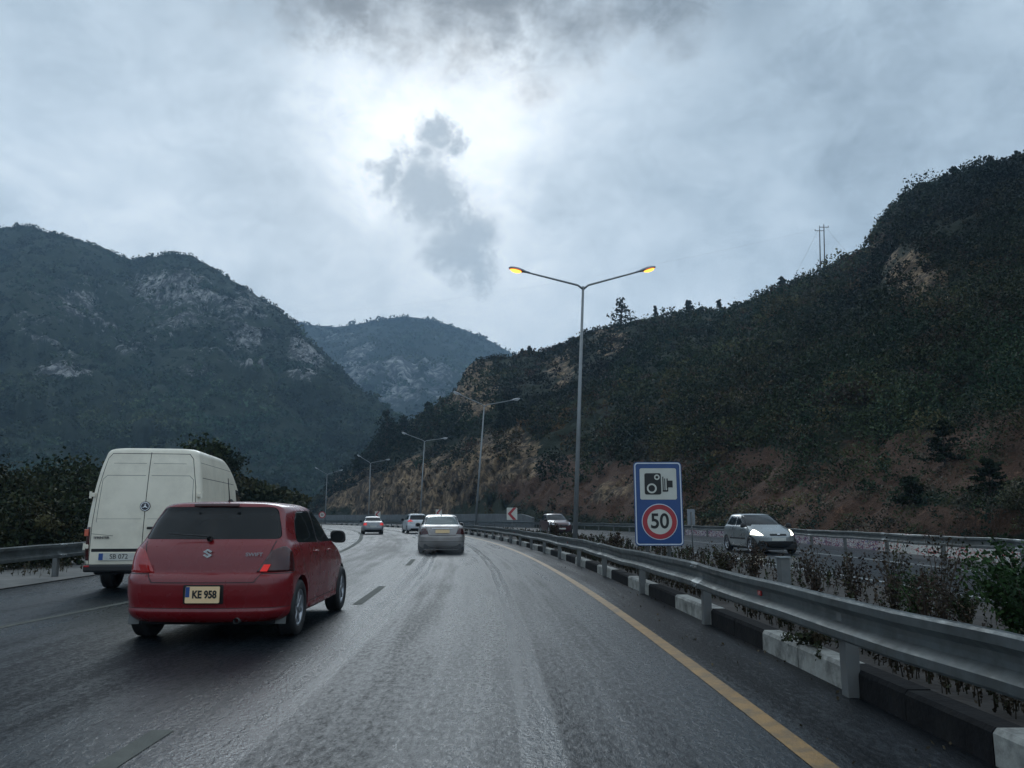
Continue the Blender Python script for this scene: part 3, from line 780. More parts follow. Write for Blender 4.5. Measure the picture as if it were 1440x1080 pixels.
# weeds on the median: brown dry stalks with a few green ones
def weeds(name, label, s0, s1, n, offr, hr, palette, leafs=22, gz=.15):
    V = []; Cc = []; Fq = []
    cen = []; size = []; col = []
    for i in range(n):
        s = s0 + (s1 - s0) * RNG.random() ** 1.5; o = RNG.uniform(*offr)
        if mnoise.noise(Vector((s * .45, o * .7, 3.1))) < -.18: continue
        p = np.array(rd(s, o, gz)); h = RNG.uniform(*hr) * (1 + .5 * mnoise.noise(Vector((s * .3, 7, o))))
        lean = RNG.normal(size=2) * .16 * h
        c = np.array(palette[int(RNG.integers(len(palette)))]) * RNG.uniform(.6, 1.4)
        a = RNG.uniform(0, PI); wv = np.array((math.cos(a), math.sin(a), 0)) * .004 * (1 + s * .02)
        prev = None
        for t in (0, .5, 1):
            q = p + np.array((lean[0] * t * t, lean[1] * t * t, h * t))
            b = len(V); V += [q - wv * (1.3 - t), q + wv * (1.3 - t)]; Cc += [c * .8, c * .8]
            if prev is not None: Fq.append((prev, prev + 1, b + 1, b))
            prev = b
        m_ = leafs
        t = RNG.uniform(.15, 1.0, m_)[:, None]
        q = p + np.concatenate([lean[0] * t * t, lean[1] * t * t, h * t], 1) + RNG.normal(size=(m_, 3)) * .055 * h * np.array((1, 1, .7))
        cen.append(q); size.append(np.full(m_, .013 * (1 + s * .05))); col.append(c[None] * RNG.uniform(.6, 1.5, (m_, 1)))
    V2, c2 = leaf_quads(np.concatenate(cen), np.concatenate(size), np.concatenate(col))
    nb = len(V); allV = np.concatenate([np.array(V), V2]); allC = np.concatenate([np.array(Cc), c2])
    allF = np.concatenate([np.array(Fq), nb + np.arange(len(V2)).reshape(-1, 4)])
    me = bpy.data.meshes.new(name); fill_mesh(me, allV, allF)
    at = me.color_attributes.new('tint', 'FLOAT_COLOR', 'POINT')
    at.data.foreach_set('color', np.concatenate([np.clip(allC, 0, 1), np.ones((len(allC), 1))], 1).astype(np.float32).ravel())
    o = link_me(name, me, M['leaf']); return kind(o, 'stuff', label, 'weeds')
BR = [(.045, .034, .024), (.062, .046, .032), (.036, .027, .021), (.046, .030, .024), (.045, .044, .022), (.028, .036, .016), (.03, .04, .017)]
weeds('weeds', 'brown dry weeds covering the median strip between the carriageways', 2, 70, 2700, (3.1, 7.0), (.10, .36), BR)
weeds('weeds', 'short dead grass just behind the striped kerb', 2, 40, 2800, (2.80, 3.5), (.06, .22), [(.035, .028, .02), (.045, .034, .022), (.028, .03, .016)], 10, .19)
weeds('weeds', 'dry grass and weeds along the left verge', 6, 60, 1500, (-13.4, -9.7), (.15, .45), [(.05, .05, .03), (.04, .045, .022), (.07, .055, .035)], 9, 0.0)

def stalk_plant(label, loc, h, w, n, palette, leaf=.03, stems=9, group=None, name='weed_plant', droop=0.0):
    root = thing(name, label, 'plant', loc, group=group)
    bm = bmesh.new(); cen = []; size = []; col = []
    for k in range(stems):
        a = RNG.uniform(0, 2 * PI); L = RNG.uniform(.65, 1.0) * h; sp = w * .5 * RNG.uniform(.15, 1)
        pts = []
        for t in (0, .33, .66, 1):
            pts.append(np.array((sp * math.cos(a) * t ** 1.4, sp * math.sin(a) * t ** 1.4, L * t - droop * t * t)))
        add_tube(bm, [tuple(p) for p in pts], [.007, .006, .004, .002], 5)
        m_ = int(n / stems); t = RNG.uniform(.15, 1.02, m_)
        q = np.stack([np.interp(t, (0, .33, .66, 1), [p[i] for p in pts]) for i in range(3)], 1) + RNG.normal(size=(m_, 3)) * .05 * h
        c = np.array(palette[int(RNG.integers(len(palette)))]) * RNG.uniform(.7, 1.3)
        cen.append(q); size.append(np.full(m_, leaf)); col.append(c[None] * RNG.uniform(.6, 1.5, (m_, 1)))
    link('stem', bm, M['bark'], root)
    link_me('foliage', foliage_mesh('foliage', np.concatenate(cen), np.concatenate(size), np.concatenate(col)), M['leaf'], root)
    return root
GR = [(.022, .048, .016), (.032, .060, .020), (.018, .036, .015)]
def med(px, D):
    p = atY(px, 728, D); return (p.x, p.y, .17)
stalk_plant('big fresh green bush behind the near rail at the right picture edge', med(1432, 6.6), .92, 1.15, 9000, GR, .021, 34, name='green_bush')
stalk_plant('small bright green plant among brown weeds in the median', med(1275, 8.6), .55, .55, 1800, GR, .016, 14, name='green_bush')
stalk_plant('low green plant right of the silver hatchback behind the rail', med(1345, 8.2), .45, .6, 1500, [(.03, .045, .02), (.045, .045, .025)], .016, 14, name='green_bush')
for px, D, h, lab in [(1312, 8.0, 1.0, 'tall dry brown stalk before the painted wall, rightmost of the tall weeds'), (1245, 9.0, .92, 'tall dry brown weed left of the small bright green plant'),
                      (1190, 10, .72, 'branching brown weed between silver hatchback and green plant'), (1140, 11.0, .78, 'brown weed just right of the silver hatchback headlamp'),
                      (1055, 12.5, .74, 'brown weed in front of the silver hatchback front wheel'), (1015, 13.0, .72, 'reddish brown weed just right of the speed camera sign'),
                      (1290, 7.4, .70, 'leafless brown weed beside the small bright green plant'), (862, 22.0, .8, 'dark red weed in the median left of the speed camera sign'), (780, 34, .95, 'dark shrubby weed at the foot of the lit lamp post')]:
    stalk_plant(lab, med(px, D), h, h * .75, 800, BR[:5], .010 + D * .0010, 12, group='tall dry weeds in the median')
stalk_plant('trailing weed hanging over the white kerb stone under the near rail', tuple(rd(6.9, 2.72, .20)), .30, .9, 900, [(.035, .042, .02), (.05, .04, .025), (.03, .034, .02)], .020, 16, droop=.22)

n_ = 150; cen = np.array([rd(3 + 22 * RNG.random() ** 1.4, RNG.uniform(1.85, 2.58) if RNG.random() < .8 else RNG.uniform(2.4, 2.59), .012) for _ in range(n_)])
me = foliage_mesh('leaf_litter', cen, np.full(n_, .016), np.array([(.05, .04, .025)]) * RNG.uniform(.4, 2.2, (n_, 1)))
kind(link_me('leaf_litter', me, M['leaf']), 'stuff', 'bits of wet leaf litter on the hard shoulder beside the kerb', 'litter')

# ------------------------------------------------------------------ street lamps
def street_lamp(label, base, top, arms, lit):
    root = thing('street_lamp', label, 'street lamp', base, group='double armed street lamps along the median')
    b = Vector(base); t = Vector(top) - b
    bm = bmesh.new()
    add_tube(bm, [(0, 0, -.1), tuple(t * .5), tuple(t)], [.105, .08, .052], 14)
    add_lathe(bm, [(0.0, .17), (.03, .17), (.04, .11)], 14, 'z', (0, 0, .02))
    link('pole', bm, M['pole'], root)
    for e in arms:
        e = Vector(e) - b; d = (e - t); u = d.normalized()
        bm = bmesh.new(); add_tube(bm, [tuple(t - Vector((0, 0, .12))), tuple(t + u * .25), tuple(e)], [.05, .045, .036], 10)
        link('arm', bm, M['pole'], root)
        # cobra head: flattened drop along the arm
        side = u.cross(Vector((0, 0, 1))).normalized(); upv = side.cross(u)
        bm = bmesh.new(); rings = []
        prof = [(-.12, .05, .05), (.05, .07, .06), (.2, .13, .09), (.42, .17, .11), (.62, .165, .10), (.76, .11, .07), (.82, .03, .02)]
        for (x, w, hh) in prof:
            ring = []
            for k in range(14):
                a = 2 * PI * k / 14; z = math.sin(a) * hh
                if z < 0: z *= .55
                ring.append(bm.verts.new(e + u * x + side * math.cos(a) * w + upv * z))
            rings.append(ring)
        for A, B in zip(rings, rings[1:]):
            for k in range(14): bm.faces.new((A[k], A[(k + 1) % 14], B[(k + 1) % 14], B[k]))
        bm.faces.new(rings[0][::-1]); bm.faces.new(rings[-1])
        hd = link('lamp_head', bm, M['lamp_body'], root, smooth=True)
        bm = bmesh.new(); rings = []
        for (x, w, hh) in [(.24, .03, .01), (.30, .11, .06), (.48, .145, .10), (.64, .125, .08), (.74, .03, .01)]:
            ring = []
            for k in range(12):
                a = 2 * PI * k / 12; z = math.sin(a) * hh
                ring.append(bm.verts.new(e + u * x + side * math.cos(a) * w + upv * (z - .045)))
            rings.append(ring)
        for A, B in zip(rings, rings[1:]):
            for k in range(12): bm.faces.new((A[k], A[(k + 1) % 12], B[(k + 1) % 12], B[k]))
        bm.faces.new(rings[0][::-1]); bm.faces.new(rings[-1])
        link('lens', bm, M['lamp_lit'] if lit else M['lamp_off'], hd, smooth=True)
        if lit:
            bm = bmesh.new(); pts = []
            for k in range(17):
                a = 2 * PI * k / 16; pts.append(e + u * (.49 + .27 * math.cos(a)) + side * .172 * math.sin(a) * (1 if math.cos(a) < .4 else .85) - upv * .03)
            add_tube(bm, pts, .024, 6, cap=False)
            link('rim', bm, M['lamp_rim'], hd)
    return root
LAMPS = [((808, 757), (820, 403), (741, 383), (898, 382), 32.3, True, 'nearest street lamp, tall double armed with two lit orange heads'),
         ((668, 742), (681, 570), (649, 556), (719, 563), 67.3, False, 'second street lamp, unlit, left of the lit one, long right arm'),
         ((590, 738), (597, 620), (573, 611), (621, 617), 100.0, False, 'third street lamp, unlit, double armed, before the rock cut'),
         ((518, 736), (521, 651), (508, 643), (542, 647), 130.0, False, 'fourth street lamp, thin and hazy, left of the third at the bend'),
         ((457, 735), (460, 667), (448, 660), (477, 662), 160.0, False, 'farthest street lamp, thin and hazy, at the left end of the rock cut')]
for b, t, a1, a2, D, lit, lab in LAMPS:
    bp = atY(b[0], b[1], D); bp.z = .1
    street_lamp(lab, bp, atY(t[0], t[1], D), [atY(a1[0], a1[1], D - .5), atY(a2[0], a2[1], D + .3)], lit)

# ------------------------------------------------------------------ signs
def sign_xf(o, yaw): pass

def flat(name, poly, y, th, m, parent):
    bm = bmesh.new(); add_prism(bm, poly, y, y + th); bmesh.ops.recalc_face_normals(bm, faces=bm.faces)
    return link(name, bm, m, parent)

def ring_poly_mesh(name, ro, ri, cx, cz, y, th, m, parent, n=40):
    bm = bmesh.new()
    for k in range(n):
        a, b = 2 * PI * k / n, 2 * PI * (k + 1) / n
        q = [(cx + r * math.cos(t), cz + r * math.sin(t)) for r, t in ((ri, a), (ro, a), (ro, b), (ri, b))]
        A = [bm.verts.new((x, y, z)) for x, z in q]; B = [bm.verts.new((x, y + th, z)) for x, z in q]
        bm.faces.new(A); bm.faces.new((A[1], A[2], B[2], B[1])); bm.faces.new((A[3], A[0], B[0], B[3]))
    bmesh.ops.recalc_face_normals(bm, faces=bm.faces)
    return link(name, bm, m, parent)

# speed camera sign: 0.80 x 1.40 m, face towards -y
p0 = atY(926, 708, 14.4)
sg = thing('speed_camera_sign', 'tall blue sign with camera pictogram above a red ringed 50', 'road sign', (p0.x, p0.y, 0.0), math.radians(-1.5))
cz = p0.z / 1.108; W_, H_ = .80, 1.385; sg.scale = (1.108, 1.108, 1.108)
pn = flat('panel', rrect(W_, H_, .06, 5, 0, cz), 0, .03, [M['sign_blue']], sg)
bk = bmesh.new(); add_box(bk, (0, .036, cz + .35), (.7, .012, .06)); add_box(bk, (0, .036, cz - .35), (.7, .012, .06)); link('back_rail', bk, M['galv_dark'], pn)
# border as a closed band
bm = bmesh.new(); o_ = rrect(.775, 1.36, .055, 5, 0, cz); i_ = rrect(.735, 1.32, .04, 5, 0, cz)
for k in range(len(o_)):
    q = [o_[k], o_[(k + 1) % len(o_)], i_[(k + 1) % len(o_)], i_[k]]
    bm.faces.new([bm.verts.new((x, -.003, z)) for x, z in q])
bmesh.ops.recalc_face_normals(bm, faces=bm.faces); link('border', bm, M['sign_edge'], pn)
wp = flat('camera_panel', rrect(.61, .52, .03, 4, .005, cz + .325), -.004, .004, [M['sign_white']], pn)
bm = bmesh.new()
cy0 = cz + .325
add_prism(bm, rrect(.275, .355, .03, 4, -.085, cy0 + .0), -.008, -.004)
for x0, hh in ((.085, .25), (.115, .22)):
    add_prism(bm, [(x0 - .008, cy0 - .13), (x0 + .008, cy0 - .13), (x0 + .008, cy0 - .13 + hh), (x0 - .008, cy0 - .13 + hh)], -.008, -.004)
add_prism(bm, [(.075, cy0 - .13), (.165, cy0 - .13), (.165, cy0 - .105), (.075, cy0 - .105)], -.0085, -.004)
add_prism(bm, [(.145, cy0 - .07), (.165, cy0 - .07), (.165, cy0 + .09), (.145, cy0 + .09)], -.008, -.004)
add_prism(bm, [(.15, cy0 - .12), (.17, cy0 - .12), (.17, cy0 - .06), (.15, cy0 - .06)], -.0082, -.004)
add_prism(bm, [(.165, cy0 - .06), (.245, cy0 - .06), (.245, cy0 + .055), (.165, cy0 + .055)], -.008, -.004)
bmesh.ops.recalc_face_normals(bm, faces=bm.faces); link('camera_symbol', bm, M['ink'], pn)
ring_poly_mesh('lens_ring', .082, .055, -.105, cy0 - .075, -.011, .003, M['sign_white'], pn)
ring_poly_mesh('lens_ring', .046, .024, -.015, cy0 + .11, -.011, .003, M['sign_white'], pn)
cc = cz - .30
flat('disc', circ(.296, 48, .01, cc), -.004, .004, [M['sign_edge']], pn)
ring_poly_mesh('red_ring', .283, .205, .01, cc, -.008, .004, M['sign_red'], pn, 56)
flat('disc_face', circ(.2052, 48, .01, cc), -.0062, .002, [M['sign_white']], pn)
me = text_mesh('50', .34, .007, .92)
t_ = link_me('speed_number', me, M['ink'], pn, loc=(.01, -.009, cc))
for x in (-.2, .16):
    bm = bmesh.new(); add_tube(bm, [(x, .055, -.1), (x, .055, cz + .6)], .03, 10); link('post', bm, M['galv_dark'], sg)

def chevron(label, px, py, D, s=.6, rotz=0):
    c = atY(px, py, D)
    root = thing('chevron_sign', label, 'road sign', (c.x, c.y, 0), rotz, group='chevron signs on the bend')
    pan = flat('panel', rrect(s, s * 1.15, .03, 3, 0, c.z), 0, .02, [M['sign_white']], root)
    h = s * .56
    poly = [(-.42 * s, c.z), (.10 * s, c.z + h), (.42 * s, c.z + h), (-.10 * s, c.z), (.42 * s, c.z - h), (.10 * s, c.z - h)]
    bm = bmesh.new()
    for q in ([poly[0], poly[1], poly[2], poly[3]], [poly[0], poly[3], poly[4], poly[5]]): add_prism(bm, q, -.004, 0)
    bmesh.ops.recalc_face_normals(bm, faces=bm.faces); link('arrow', bm, M['sign_red'], pan)
    bm = bmesh.new(); add_tube(bm, [(0, .045, 0), (0, .045, c.z + .2)], .025, 8); link('post', bm, M['galv_dark'], root)
chevron('nearest chevron sign, red arrow pointing left on white, above the near rail', 720, 722.5, 43, .58)
chevron('small chevron sign just right of the silver sedan roof', 617, 721.5, 72, .56, .2)
chevron('farthest chevron sign, tiny, above the grey saloon', 531, 723.5, 112, .8, .3)

c = atY(453, 724, 92)
rs = thing('speed_limit_sign', 'small round red ringed speed limit sign on a post at the left of the bend', 'road sign', (c.x, c.y, 0), .15)
pn2 = flat('panel', circ(.40, 32, 0, c.z), 0, .02, [M['sign_white']], rs)
ring_poly_mesh('red_ring', .40, .28, 0, c.z, -.005, .004, M['sign_red'], pn2, 32)
link_me('speed_number', text_mesh('50', .36, .008, .9), M['ink'], pn2, loc=(0, -.006, c.z))
bm = bmesh.new(); add_tube(bm, [(0, .05, 0), (0, .05, c.z + .3)], .04, 8); link('post', bm, M['galv_dark'], rs)

c = atY(972, 727, 31)
bs = thing('blue_grey_sign', 'small blue grey sign seen from behind beyond the far guard rail', 'road sign', (c.x, c.y, 0), .2)
flat('panel', rrect(.32, .62, .02, 3, 0, c.z), 0, .02, [M['sign_back']], bs)
bm = bmesh.new(); add_tube(bm, [(0, -.03, 0), (0, -.03, c.z + .2)], .025, 8); link('post', bm, M['galv_dark'], bs)

# square stump post in the median
c = atY(1101, 785, 10.3)
mp = thing('marker_post', 'short square grey post in the weeds behind the near rail', 'post', (c.x, c.y, .1), .1)
bm = bmesh.new(); add_box(bm, (0, 0, (c.z - .1) / 2), (.13, .13, c.z - .1), bev=.01); link('shaft', bm, M['galv_dark'], mp)
bm = bmesh.new(); add_box(bm, (0, 0, c.z - .09), (.16, .16, .02), bev=.004); link('cap', bm, M['galv'], mp)

# power poles on the ridge with their cables
pl = []
for px, ty, by, lab in ((1153.5, 322, 385, 'left wooden pole of the pair of power poles on the ridge'), (1159.5, 317, 382, 'right and taller wooden pole of the pair of power poles on the ridge')):
    b = on_hill('hillside', px, by); D = b.y
    tp = atY(px - 1, ty, D); b = atY(px, by, D)
    root = thing('power_pole', lab, 'power pole', b - Vector((0, 0, 1.5)), group='power poles on the ridge')
    t = tp - Vector(root.location)
    bm = bmesh.new(); add_tube(bm, [(0, 0, 0), tuple(t)], [.20, .13], 9); link('shaft', bm, M['wood_pole'], root)
    bm = bmesh.new(); add_box(bm, t - Vector((0, 0, .5)), (2.6, .14, .14)); link('crossarm', bm, M['wood_pole'], root)
    for dx in (-1.2, 0, 1.2):
        bm = bmesh.new(); add_lathe(bm, [(0, .06), (.1, .12), (.2, .06), (.3, .12), (.42, .03)], 8, 'z', t + Vector((dx, 0, -.45 if dx else 0))); link('insulator', bm, M['sign_back'], root)
    pl.append((root, tp))
def cable(label, a, b, sag, r=.018):
    pts = []
    for k in range(25):
        t = k / 24; p = Vector(a).lerp(Vector(b), t); p.z -= sag * 4 * t * (1 - t); pts.append(p)
    bm = bmesh.new(); add_tube(bm, pts, r, 5)
    tag(link('power_cable', bm, M['galv_dark']), label, 'cable', 'power cables from the ridge poles')
tp = pl[0][1]
cable('long power cable crossing the sky left from the ridge poles', tp + Vector((-1.2, 0, -.2)), atY(300, 440, 420), 8, .011)
cable('stay wire running down left from the ridge poles', tp + Vector((-.6, 0, -.6)), on_hill('hillside', 1108, 393), 0.3, .02)
cable('stay wire running down right from the ridge poles', pl[1][1] + Vector((.6, 0, -.6)), on_hill('hillside', 1192, 356), 0.2, .02)

# ------------------------------------------------------------------ vehicles
def pip(poly, x, y):
    c = False; n = len(poly); j = n - 1
    for i in range(n):
        xi, yi = poly[i]; xj, yj = poly[j]
        if (yi > y) != (yj > y) and x < (xj - xi) * (y - yi) / (yj - yi) + xi: c = not c
        j = i
    return c
AX = {'R': ((1, 2), 'x+'), 'L': ((1, 2), 'x-'), 'B': ((0, 2), 'y-'), 'F': ((0, 2), 'y+'), 'T': ((0, 1), 'z+')}

def facing(f, ax, thr):
    n = f.normal
    return {'R': n.x, 'L': -n.x, 'B': -n.y, 'F': n.y, 'T': n.z}[ax] > thr

def region(bm, cons, thr=.12, extra=None):
    """cut the shell along each (axis, polygon) of cons; give back the faces inside all of them"""
    ax0 = cons[0][0]
    def cand(mg=.0):
        out = []
        for f in bm.faces:
            c = f.calc_center_median()
            if extra and not extra(c): continue
            if not any(facing(f, ax, thr) for ax, _ in cons): continue
            ok = True
            for ax, poly in cons:
                (i, j), _ = AX[ax]
                xs = [v.co[i] for v in f.verts]; zs = [v.co[j] for v in f.verts]
                px = [p[0] for p in poly]; pz = [p[1] for p in poly]
                if max(xs) < min(px) - mg or min(xs) > max(px) + mg or max(zs) < min(pz) - mg or min(zs) > max(pz) + mg: ok = False; break
            if ok: out.append(f)
        return out
    for ax, poly in cons:
        (i, j), _ = AX[ax]
        n = len(poly)
        for k in range(n):
            p, q = poly[k], poly[(k + 1) % n]
            d = (q[0] - p[0], q[1] - p[1]); L = math.hypot(*d)
            if L < 1e-6: continue
            no = [0, 0, 0]; no[i] = -d[1] / L; no[j] = d[0] / L
            co = [0, 0, 0]; co[i] = p[0]; co[j] = p[1]
            fs = cand()
            geom = list(set(fs) | set(e for f in fs for e in f.edges) | set(v for f in fs for v in f.verts))
            bmesh.ops.bisect_plane(bm, geom=geom, dist=1e-5, plane_co=co, plane_no=no)
    res = []
    for f in cand():
        c = f.calc_center_median()
        if all(pip(poly, c[AX[ax][0][0]], c[AX[ax][0][1]]) for ax, poly in cons): res.append(f)
    return res

def rim_in(bm, edges, depth, mi=None):
    """fold the open boundary inwards so that it has thickness"""
    edges = [e for e in edges if e.is_valid and len(e.link_faces) == 1]
    if not edges: return
    nv = {}
    for e in edges:
        for v in e.verts:
            nn = Vector()
            for f in v.link_faces: nn += f.normal
            nv[v] = nn.normalized() if nn.length > 0 else Vector((0, 0, 1))
    new = {v: bm.verts.new(v.co - nn * depth) for v, nn in nv.items()}
    for e in edges:
        l = [l for l in e.link_loops][0]
        a, b = l.vert, l.link_loop_next.vert
        f = bm.faces.new((b, a, new[a], new[b]))
        f.material_index = mi if mi is not None else e.link_faces[0].material_index

def take(bm, faces, name, m, parent, inset=.004, rim=.02, hole=.02, smooth=True, gap_mi=1):
    """lift faces off the shell into a part mesh of their own, pushed in by inset"""
    if not faces: return None
    todo = set(faces); best = []
    while todo:
        st = [todo.pop()]; comp = []
        while st:
            f = st.pop(); comp.append(f)
            for e in f.edges:
                for g in e.link_faces:
                    if g in todo: todo.discard(g); st.append(g)
        if len(comp) > len(best): best = comp
    faces = best
    fset = set(faces)
    bnd = [e for f in faces for e in f.edges if any(g not in fset for g in e.link_faces)]
    b2 = bmesh.new(); mp = {}
    bm.normal_update()
    for f in faces:
        for v in f.verts:
            if v not in mp: mp[v] = b2.verts.new(v.co - v.normal * inset)
    for f in faces:
        try: b2.faces.new([mp[v] for v in f.verts])
        except ValueError: pass
    b2.normal_update()
    if rim: rim_in(b2, [e for e in b2.edges if len(e.link_faces) == 1], rim)
    bmesh.ops.delete(bm, geom=faces, context='FACES')
    bm.normal_update()
    if hole: rim_in(bm, list(set(e for e in bnd if e.is_valid)), hole, gap_mi)
    b2.normal_update()
    o = link(name, b2, m, parent, smooth=False)
    me = o.data
    if smooth:
        nface = len(me.polygons)
        me.polygons.foreach_set('use_smooth', [True] * nface)
    return o

def seam(bm, ax, pts, w=.008, mi=1, closed=False, extra=None, thr=.12):
    n = len(pts)
    for k in range(n if closed else n - 1):
        p = Vector(pts[k]); q = Vector(pts[(k + 1) % n]); d = (q - p).normalized(); nn = Vector((-d.y, d.x)) * w / 2
        p2 = p - d * w * .3; q2 = q + d * w * .3
        for f in region(bm, [(ax, [tuple(p2 + nn), tuple(p2 - nn), tuple(q2 - nn), tuple(q2 + nn)])], thr, extra): f.material_index = mi

def pchip(x, y, xq):
    x = np.asarray(x, float); y = np.asarray(y, float); h = np.diff(x); d = np.diff(y) / h
    m = np.zeros(len(x)); m[0] = d[0]; m[-1] = d[-1]
    for i in range(1, len(x) - 1):
        if d[i - 1] * d[i] > 0:
            w1 = 2 * h[i] + h[i - 1]; w2 = h[i] + 2 * h[i - 1]
            m[i] = (w1 + w2) / (w1 / d[i - 1] + w2 / d[i])
    out = []
    for q in xq:
        i = int(np.clip(np.searchsorted(x, q) - 1, 0, len(x) - 2)); t = (q - x[i]) / h[i]
        out.append((2 * t ** 3 - 3 * t ** 2 + 1) * y[i] + (t ** 3 - 2 * t ** 2 + t) * h[i] * m[i] + (-2 * t ** 3 + 3 * t ** 2) * y[i + 1] + (t ** 3 - t ** 2) * h[i] * m[i + 1])
    return np.array(out)

def shell(rows, nlev=60, br=.05, bf=.12, nside=30, crown=0.0, belly=.02):
    """rows: z, y of tail, y of nose, half width, tail corner radius, nose corner radius, tail taper, nose taper"""
    rows = np.array(rows, float)
    seg = np.sqrt(np.diff(rows[:, 0]) ** 2 + (.5 * np.diff(rows[:, 1])) ** 2 + (.5 * np.diff(rows[:, 2])) ** 2 + np.diff(rows[:, 3]) ** 2) + .004
    t = np.concatenate([[0], np.cumsum(seg)])
    tq = np.unique(np.concatenate([np.linspace(0, t[-1], nlev), t]))
    cols = [pchip(t, rows[:, k], tq) for k in range(8)]
    bm = bmesh.new(); rings = []
    for i in range(len(tq)):
        z, yr, yf, w, rr, rf, tr, tf = [c[i] for c in cols]
        rr = min(rr, w * .95, (yf - yr) * .4); rf = min(rf, w * .95, (yf - yr) * .4); ym = (yr + yf) / 2; hl = (yf - yr) / 2
        pts = []
        for k in range(9): pts.append(((w - rr) * k / 9, yr))
        for k in range(8):
            a = -PI / 2 + PI / 2 * k / 7; pts.append((w - rr + rr * math.cos(a), yr + rr + rr * math.sin(a)))
        for k in range(1, nside): pts.append((w, yr + rr + (yf - rf - yr - rr) * k / nside))
        for k in range(8):
            a = PI / 2 * k / 7; pts.append((w - rf + rf * math.cos(a), yf - rf + rf * math.sin(a)))
        for k in range(9): pts.append(((w - rf) * (8 - k) / 9, yf))
        half = []
        for (x, y) in pts:
            ax = x / w if w > 1e-6 else 0
            q = (y - ym) / hl
            if q < 0: y2 = y + br * ax * ax * min(1, -q * 1.2); x2 = x * (1 - tr * min(1, -q) ** 2)
            else: y2 = y - bf * ax * ax * min(1, q * 1.2); x2 = x * (1 - tf * min(1, q) ** 2)
            half.append((x2, y2, z - crown * ax * ax * (1 if z > rows[-1, 0] * .55 else 0)))
        ring = [bm.verts.new(p) for p in half] + [bm.verts.new((-p[0], p[1], p[2])) for p in half[1:-1][::-1]]
        rings.append(ring)
    n = len(rings[0])
    for A, B in zip(rings, rings[1:]):
        for k in range(n): bm.faces.new((A[k], A[(k + 1) % n], B[(k + 1) % n], B[k]))
    # caps as strips across, so that they stay smooth
    for ring, up in ((rings[0], False), (rings[-1], True)):
        h = n // 2
        for k in range(h):
            a, b = ring[k], ring[k + 1]; c_, d = ring[(n - k - 1) % n], ring[(n - k) % n]
            q = []
            for v in (a, b, c_, d):
                if v not in q: q.append(v)
            if len(q) >= 3:
                f = bm.faces.new(q if up else q[::-1]); f.material_index = 0 if up else 1
    bmesh.ops.recalc_face_normals(bm, faces=bm.faces)
    bm.normal_update()
    return bm

def wheel_meshes(rad, wid, spokes, detail=True):
    bm = bmesh.new(); w = wid / 2; r = rad
    add_lathe(bm, [(-w * .8, r * .64), (-w, r * .72), (-w, r * .90), (-w * .82, r * .985), (-w * .5, r), (-w * .45, r * .985), (0, r), (w * .45, r * .985), (w * .5, r), (w * .82, r * .985), (w, r * .90), (w, r * .72), (w * .8, r * .64)], 36)
    tm = bpy.data.meshes.new('tyre'); bm.to_mesh(tm); bm.free(); tm.materials.append(M['rubber'])
    bm = bmesh.new()
    add_lathe(bm, [(-w * .8, r * .65), (-w * .2, r * .60), (w * .1, r * .58), (w * .12, .01)], 32, mi=1)
    add_lathe(bm, [(w * .55, r * .56), (w * .8, r * .60), (w * .86, r * .66), (w * .7, r * .67)], 32)
    if detail:
        for k in range(spokes):
            a = 2 * PI * k / spokes
            rot = Matrix.Rotation(a, 3, 'X')
            add_box(bm, rot @ Vector((w * .62, 0, r * .33)), (w * .3, r * .16, r * .54), rot, bev=.008)
        add_lathe(bm, [(w * .4, r * .17), (w * .8, r * .16), (w * .86, r * .1), (w * .86, .005)], 20)
    else:
        add_lathe(bm, [(w * .7, r * .6), (w * .66, r * .3), (w * .8, r * .12), (w * .8, .005)], 24)
    rm = bpy.data.meshes.new('rim'); bm.to_mesh(rm); bm.free(); rm.materials.append(M['alloy']); rm.materials.append(M['gap'])
    return tm, rm

def add_wheels(root, tm, rm, xs, ys, rad, steer=0.0):
    for x in (xs, -xs):
        for i, y in enumerate(ys):
            o = bpy.data.objects.new('wheel', tm); C.objects.link(o); o.parent = root
            o.location = (x, y, rad); o.rotation_euler = (RNG.uniform(0, 6), 0, (PI if x < 0 else 0) + (steer if i == 1 else 0))
            r_ = bpy.data.objects.new('rim', rm); C.objects.link(r_); r_.parent = o

def arches(bm, root, ys, rad, zc, wx):
    """open the shell over the wheels and line it with a dark tub"""
    for ax in ('R', 'L'):
        for y in ys:
            poly = circ(rad, 26, y, zc)
            fs = region(bm, [(ax, poly)], .0 if False else .05)
            fset = set(fs); bnd = [e for f in fs for e in f.edges if any(g not in fset for g in e.link_faces)]
            bmesh.ops.delete(bm, geom=fs, context='FACES'); bm.normal_update()
            rim_in(bm, list(set(e for e in bnd if e.is_valid)), .05)
    b2 = bmesh.new()
    for sx in (1, -1):
        for y in ys:
            rings = []
            for x in (wx - .015, wx - .30):
                rings.append([b2.verts.new((sx * x, y + (rad + .012) * math.cos(a), zc + (rad + .012) * math.sin(a))) for a in [PI * 1.15 * k / 18 - .075 * PI for k in range(19)]])
            for k in range(18): b2.faces.new((rings[0][k], rings[0][k + 1], rings[1][k + 1], rings[1][k]))
            b2.faces.new(rings[1])
    link('wheel_arch_liner', b2, M['gap'], root)

